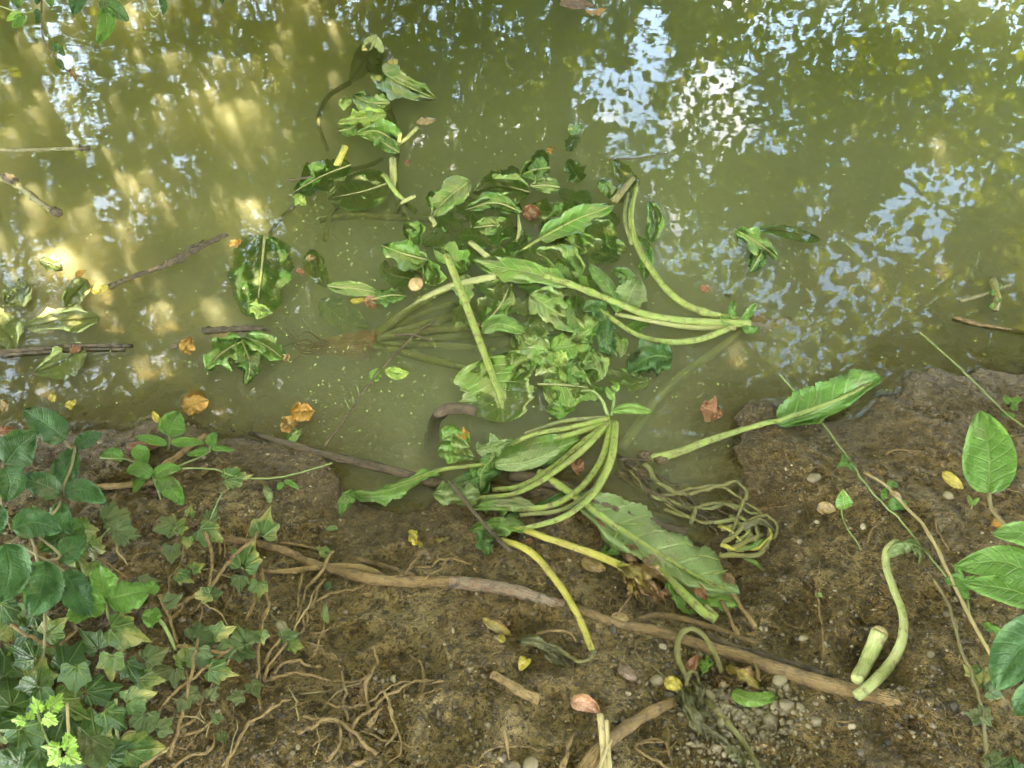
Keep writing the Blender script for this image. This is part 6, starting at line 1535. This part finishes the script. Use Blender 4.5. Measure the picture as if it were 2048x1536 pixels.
for pts in [[(337, 1224, .01), (375, 1200, .014), (410, 1183, .02), (432, 1158, .03), (466, 1115, .045)], [(466, 1115, .045), (500, 1085, .05), (515, 1065, .045)], [(505, 1142, .02), (509, 1199, .014), (492, 1240)], [(410, 1063, .03), (422, 1110, .02), (418, 1170, .006)], [(340, 1238, .006), (375, 1205, .01), (400, 1180, .02)], [(319, 1189, .02), (340, 1238, .014), (355, 1285, .01)], [(527, 1361, .006), (545, 1320, .012), (575, 1285, .02)], [(528, 1330, .006), (540, 1300, .012), (560, 1278, .02)]]:
    tube(pts, 3.6, 2.8, 'root', .006, p, name='stem', k=7, rough=.12, wig=2)

# ---- right hand vines
p = plant('creeping_vine', 1800, 1080, 'thin green creeper running down the mud slope', 'vine')
tube([(1560, 750, .002), (1640, 840, .008), (1695, 915, .010), (1745, 985, .010), (1800, 1040, .012), (1852, 1105, .012), (1905, 1170, .014), (1960, 1270, .016), (2010, 1370, .014)], 2.0, 2.0, 'vine', .004, p, name='stem', k=6, n=70)
for mid, w in [([(1695, 923), (1690, 912), (1692, 905)], 8), ([(1697, 926), (1684, 928), (1674, 934)], 7), ([(1698, 926), (1704, 934), (1706, 942)], 8), ([(1632, 846), (1630, 840), (1630, 832)], 4), ([(1772, 975), (1785, 968), (1796, 975)], 7), ([(1776, 1012), (1795, 1008), (1812, 1018)], 14), ([(1770, 1000), (1768, 988), (1772, 975)], 7), ([(1800, 1015), (1808, 1006), (1812, 1012)], 7), ([(1985, 1262), (1975, 1252), (1965, 1250)], 9)]:
    leaf3(p, mid, w, 'brambley', .014, n=14, m=3, ser=.05)
p = plant('creeping_vine', 1970, 800, 'fine stem with tiny leaves at the upper slope', 'vine')
tube([(1840, 665, .002), (1905, 722, .010), (1960, 775, .012), (2010, 825, .012), (2070, 870, .012)], 1.8, 1.8, 'vine', .004, p, name='stem', k=6)
for mid, w in [([(2022, 806), (2012, 798), (2010, 790)], 7), ([(2022, 806), (2035, 800), (2046, 800)], 7), ([(2022, 808), (2030, 815), (2034, 822)], 7), ([(2030, 832), (2015, 830), (2002, 824)], 6)]:
    leaf3(p, mid, w, 'brambley', .014, n=14, m=3, ser=.05)
p = plant('jointed_straw', 1860, 1080, 'long jointed straw coloured stem beside the green creeper', 'stem')
tube([(1728, 945, .004), (1765, 965, .010), (1790, 990, .012), (1812, 1015, .014), (1850, 1055, .016), (1885, 1120, .018), (1925, 1205, .018), (1965, 1280, .018), (2010, 1360, .014)], 2.6, 4, 'straw', .006, p, name='shaft', k=7, knots=3, n=56)
blade([(1778, 985, .012), (1795, 990, .014), (1803, 1002, .010)], 5, 5, 'tan', .006, parent=p, name='dry_sheath', n=12, m=3)
p = plant('ivy', 1950, 1400, 'trailing ivy runner with grey leaves at the mud edge', 'ivy')
tube([(1868, 1158, .004), (1900, 1215, .012), (1918, 1290, .014), (1945, 1350, .014), (1968, 1440, .012), (1972, 1560, .01)], 3, 3.4, 'redvine', .005, p, name='stem', k=7, wig=2)
for cx, cy, s_, a_, m_ in [(1942, 1340, 18, 140, 'ivyv'), (1967, 1357, 24, 80, 'ivyv'), (1991, 1389, 18, -30, 'ivyv'), (1954, 1430, 24, 170, 'ivyd'), (1975, 1442, 14, -60, 'ivyd'), (1999, 1528, 28, 30, 'ivyd'), (1985, 1515, 18, 180, 'ivyd'), (2030, 1535, 24, 100, 'ivy')]:
    ivy(cx, cy, s_, a_, m_, .02, p)
p = plant('small_weed', 1925, 1170, 'small round leaved weed beside the straw stem', 'weed')
for mid, w in [([(1930, 1165), (1912, 1160), (1888, 1162)], 13), ([(1930, 1168), (1945, 1160), (1950, 1150)], 11), ([(1930, 1170), (1925, 1185), (1940, 1198)], 11), ([(1928, 1160), (1915, 1140), (1908, 1125)], 6), ([(2010, 1275), (2020, 1262), (2026, 1240)], 11), ([(2008, 1275), (1995, 1262), (1982, 1252)], 8)]:
    leaf3(p, mid, w, 'brambley', .025, n=16, m=3, ser=.04)
tube([(1930, 1168, .02), (1935, 1200, .01), (1940, 1230)], 1.8, 1.8, 'vine', .004, p, name='stem', k=6)
p = plant('seedling', 1700, 1050, 'dull triangular leaf on a fine bent stalk', 'seedling')
leaf3(p, [(1690, 1018), (1686, 1000), (1686, 978)], 17, 'siltd', .03, n=18, prof=(.5, .7))
tube([(1683, 1018, .028), (1688, 1045, .02), (1712, 1080, .008), (1722, 1100)], 1.8, 1.6, 'vine', .002, p, name='stem', k=6)
p = plant('seedling', 1950, 1005, 'tiny two leaved sprout below the bitten yellow leaf', 'seedling')
leaf3(p, [(1945, 1010), (1940, 1000), (1935, 990)], 5, 'bright', .012, n=10, m=3)
leaf3(p, [(1945, 1010), (1952, 1002), (1960, 995)], 5, 'bright', .012, n=10, m=3)
tube([(1945, 1010, .01), (1942, 1018)], 1.2, 1.2, 'vine', .002, p, name='stem', k=5)
p = plant('seedling', 1645, 1250, 'bare upright seedling stem with one green leaflet', 'seedling')
tube([(1630, 1180, .03), (1640, 1230, .018), (1650, 1310, .002)], 1.8, 2.2, 'root', .003, p, name='stem', k=6, wig=2)
leaf3(p, [(1630, 1192), (1638, 1190), (1646, 1193)], 5, 'bright', .028, n=10, m=3)
rod('grass_stem', [(1870, 1040), (1875, 1060, .006), (1898, 1100, .002)], 2.2, 1.6, 'stiff pale grass stem left of the straw stem' .replace('left of', 'next to'), 'stem', mat='root', h=.004)
rod('grass_stem', [(1735, 1085), (1742, 1062, .006), (1752, 1050, .006)], 2.0, 1.4, 'short hooked pale stem on the slope', 'stem', mat='root', h=.004)
rod('grass_stem', [(1770, 910), (1790, 900, .004), (1850, 903)], 1.8, 1.2, 'fine dry stem lying level on the slope', 'stem', mat='root', h=.003)

p = plant('overhanging_shrub', 2040, 1200, 'out of focus shrub with broad green leaves near the lens', 'shrub')
for mid, w, h in [([(1978, 988), (1978, 905), (1960, 822)], 52, .30), ([(2110, 1085), (2040, 1065), (1985, 1068)], 26, .34), ([(2110, 1172), (2010, 1125), (1912, 1132)], 38, .33), ([(2110, 1210), (2020, 1180), (1925, 1165)], 30, .33), ([(2120, 1260), (2040, 1300), (1992, 1380)], 62, .40), ([(2130, 1380), (2060, 1400), (2030, 1430)], 44, .38)]:
    leaf3(p, mid, w, 'brambley' if h < .35 else 'bramble', h, hz=.25, ser=.02, n=30, m=6, ruf=.06, fold=.06)
tube([(1978, 985, .30), (1985, 1020, .30), (2030, 1070, .30), (2100, 1120, .30)], 3.5, 4, 'redvine', .0, p, name='stem', hz=.25)

# ---- twig hanging into the frame over the far water
HZ = .78
p = thing('hanging_twig', unz([(85, 0)], HZ)[0], 'hanging green leaved twig over the far water', 'twig')
tube([(84, -60), (83, 20), (87, 78), (118, 122), (142, 152)], 2.2, 1.6, 'fibre', .0, p, name='stem', hz=HZ, k=6)
for mid, w, m_ in [([(208, 14), (212, 45), (195, 88)], 19, 'brambley'), ([(198, 4), (225, 15), (258, 42)], 17, 'dark'), ([(165, -30), (158, -5), (147, 30)], 19, 'bramble'), ([(45, 27), (40, 38), (25, 56)], 12, 'brambley'), ([(44, 26), (28, 30), (12, 42)], 8, 'lime'), ([(30, -20), (34, 0), (38, 17)], 13, 'brambley'), ([(70, 18), (76, 30), (72, 47)], 7, 'bramble'), ([(92, -15), (100, 0), (104, 15)], 9, 'brambley'),
                     ([(104, 88), (118, 98), (130, 112)], 9, 'dark'), ([(112, 118), (120, 128), (128, 140)], 7, 'dark'), ([(138, 138), (148, 150), (152, 164)], 5, 'brown'), ([(320, -10), (328, 12), (326, 30)], 8, 'bramble'), ([(435, -20), (442, -5), (446, 8)], 7, 'bramble'), ([(72, -30), (76, -10), (74, 10)], 9, 'bramble')]:
    leaf3(p, mid, w, m_, .0, hz=HZ, ser=.03, n=22)
tube([(205, -60), (208, 14)], 2, 1.6, 'fibre', .0, p, name='stem', hz=HZ, k=6)
tube([(280, -40), (285, 0), (308, 34), (325, 10)], 1.3, 1.0, 'vine', .0, p, name='stem', hz=HZ, k=6)
tube([(-20, 5), (45, 26), (72, 18)], 1.3, 1.0, 'vine', .0, p, name='stem', hz=HZ, k=6)

# ================================================================== the water itself, drawn up a little where it wets mud, leaves and stalks
wx = axis(-1.95, 1.95, 0.0062, 28)
wy0 = np.arange(0.78, 3.35, 0.0062)
wy = np.r_[[0.25, 0.5, 0.7], wy0, [3.4, 3.5, 3.7, 4.0, 4.5, 5.6]]
WX, WY = np.meshgrid(wx, wy)
G = ground_h(WX, WY, True)
WZ = 0.0028 * np.exp(np.minimum(G + 0.0005, 0) / 0.0022) * (G < 0.004)
WZ[G >= 0.004] = 0.001
up = np.zeros_like(WZ)
xi0 = int(np.argmin(np.abs(wx + 1.95))); yi0 = 3
for o in list(COL.objects):
    if o.type != 'MESH' or o.name.startswith(('mud_bank', 'foliage', 'trunk', 'limb', 'glint_specks', 'soil', 'gravel', 'root_litter', 'dark_litter')): continue
    me = o.data; nv_ = len(me.vertices)
    co = np.empty(nv_ * 3, np.float32); me.vertices.foreach_get('co', co); co = co.reshape(-1, 3) + world_loc(o)
    co = co[(co[:, 2] > 0.0004) & (co[:, 2] < 0.0048)]
    if not len(co): continue
    i = np.round((co[:, 0] - wx[xi0]) / 0.0062).astype(int) + xi0; j = np.round((co[:, 1] - wy0[0]) / 0.0062).astype(int) + yi0
    ok = (i > 2) & (i < len(wx) - 3) & (j > yi0) & (j < len(wy) - 8)
    np.maximum.at(up, (j[ok], i[ok]), np.minimum(co[ok, 2], 0.003) * 0.7)
sm = up.copy()
for _ in range(2):
    nb_ = np.maximum.reduce([np.roll(sm, 1, 0), np.roll(sm, -1, 0), np.roll(sm, 1, 1), np.roll(sm, -1, 1)])
    sm = np.maximum(sm, nb_ * 0.42)
WZ = np.maximum(WZ, sm * (G < 0))
rows, cols = WX.shape
top = np.stack([WX, WY, WZ], -1).reshape(-1, 3)
idx = np.arange(rows * cols).reshape(rows, cols)
F = np.stack([idx[:-1, :-1], idx[:-1, 1:], idx[1:, 1:], idx[1:, :-1]], -1).reshape(-1, 4)
loop = np.r_[idx[0, :], idx[1:, -1], idx[-1, -2::-1], idx[-2:0:-1, 0]]
nb = len(loop); base = len(top)
bot = top[loop].copy(); bot[:, 2] = -1.2
side = np.array([(loop[(q + 1) % nb], loop[q], base + q, base + (q + 1) % nb) for q in range(nb)])
V = np.vstack([top, bot])
Fl = [tuple(q) for q in np.vstack([F, side])]
Fl.append(tuple(base + q for q in range(nb))[::-1])
wat = mesh_obj('water', V, Fl, M_WATER, base=(0, 2, -1.2))
wat.data.polygons.foreach_set('use_smooth', np.r_[np.ones(len(F), bool), np.zeros(nb + 1, bool)])
setp(wat, 'still silty green brown pool water reflecting leaves and sky', None, None, 'structure')
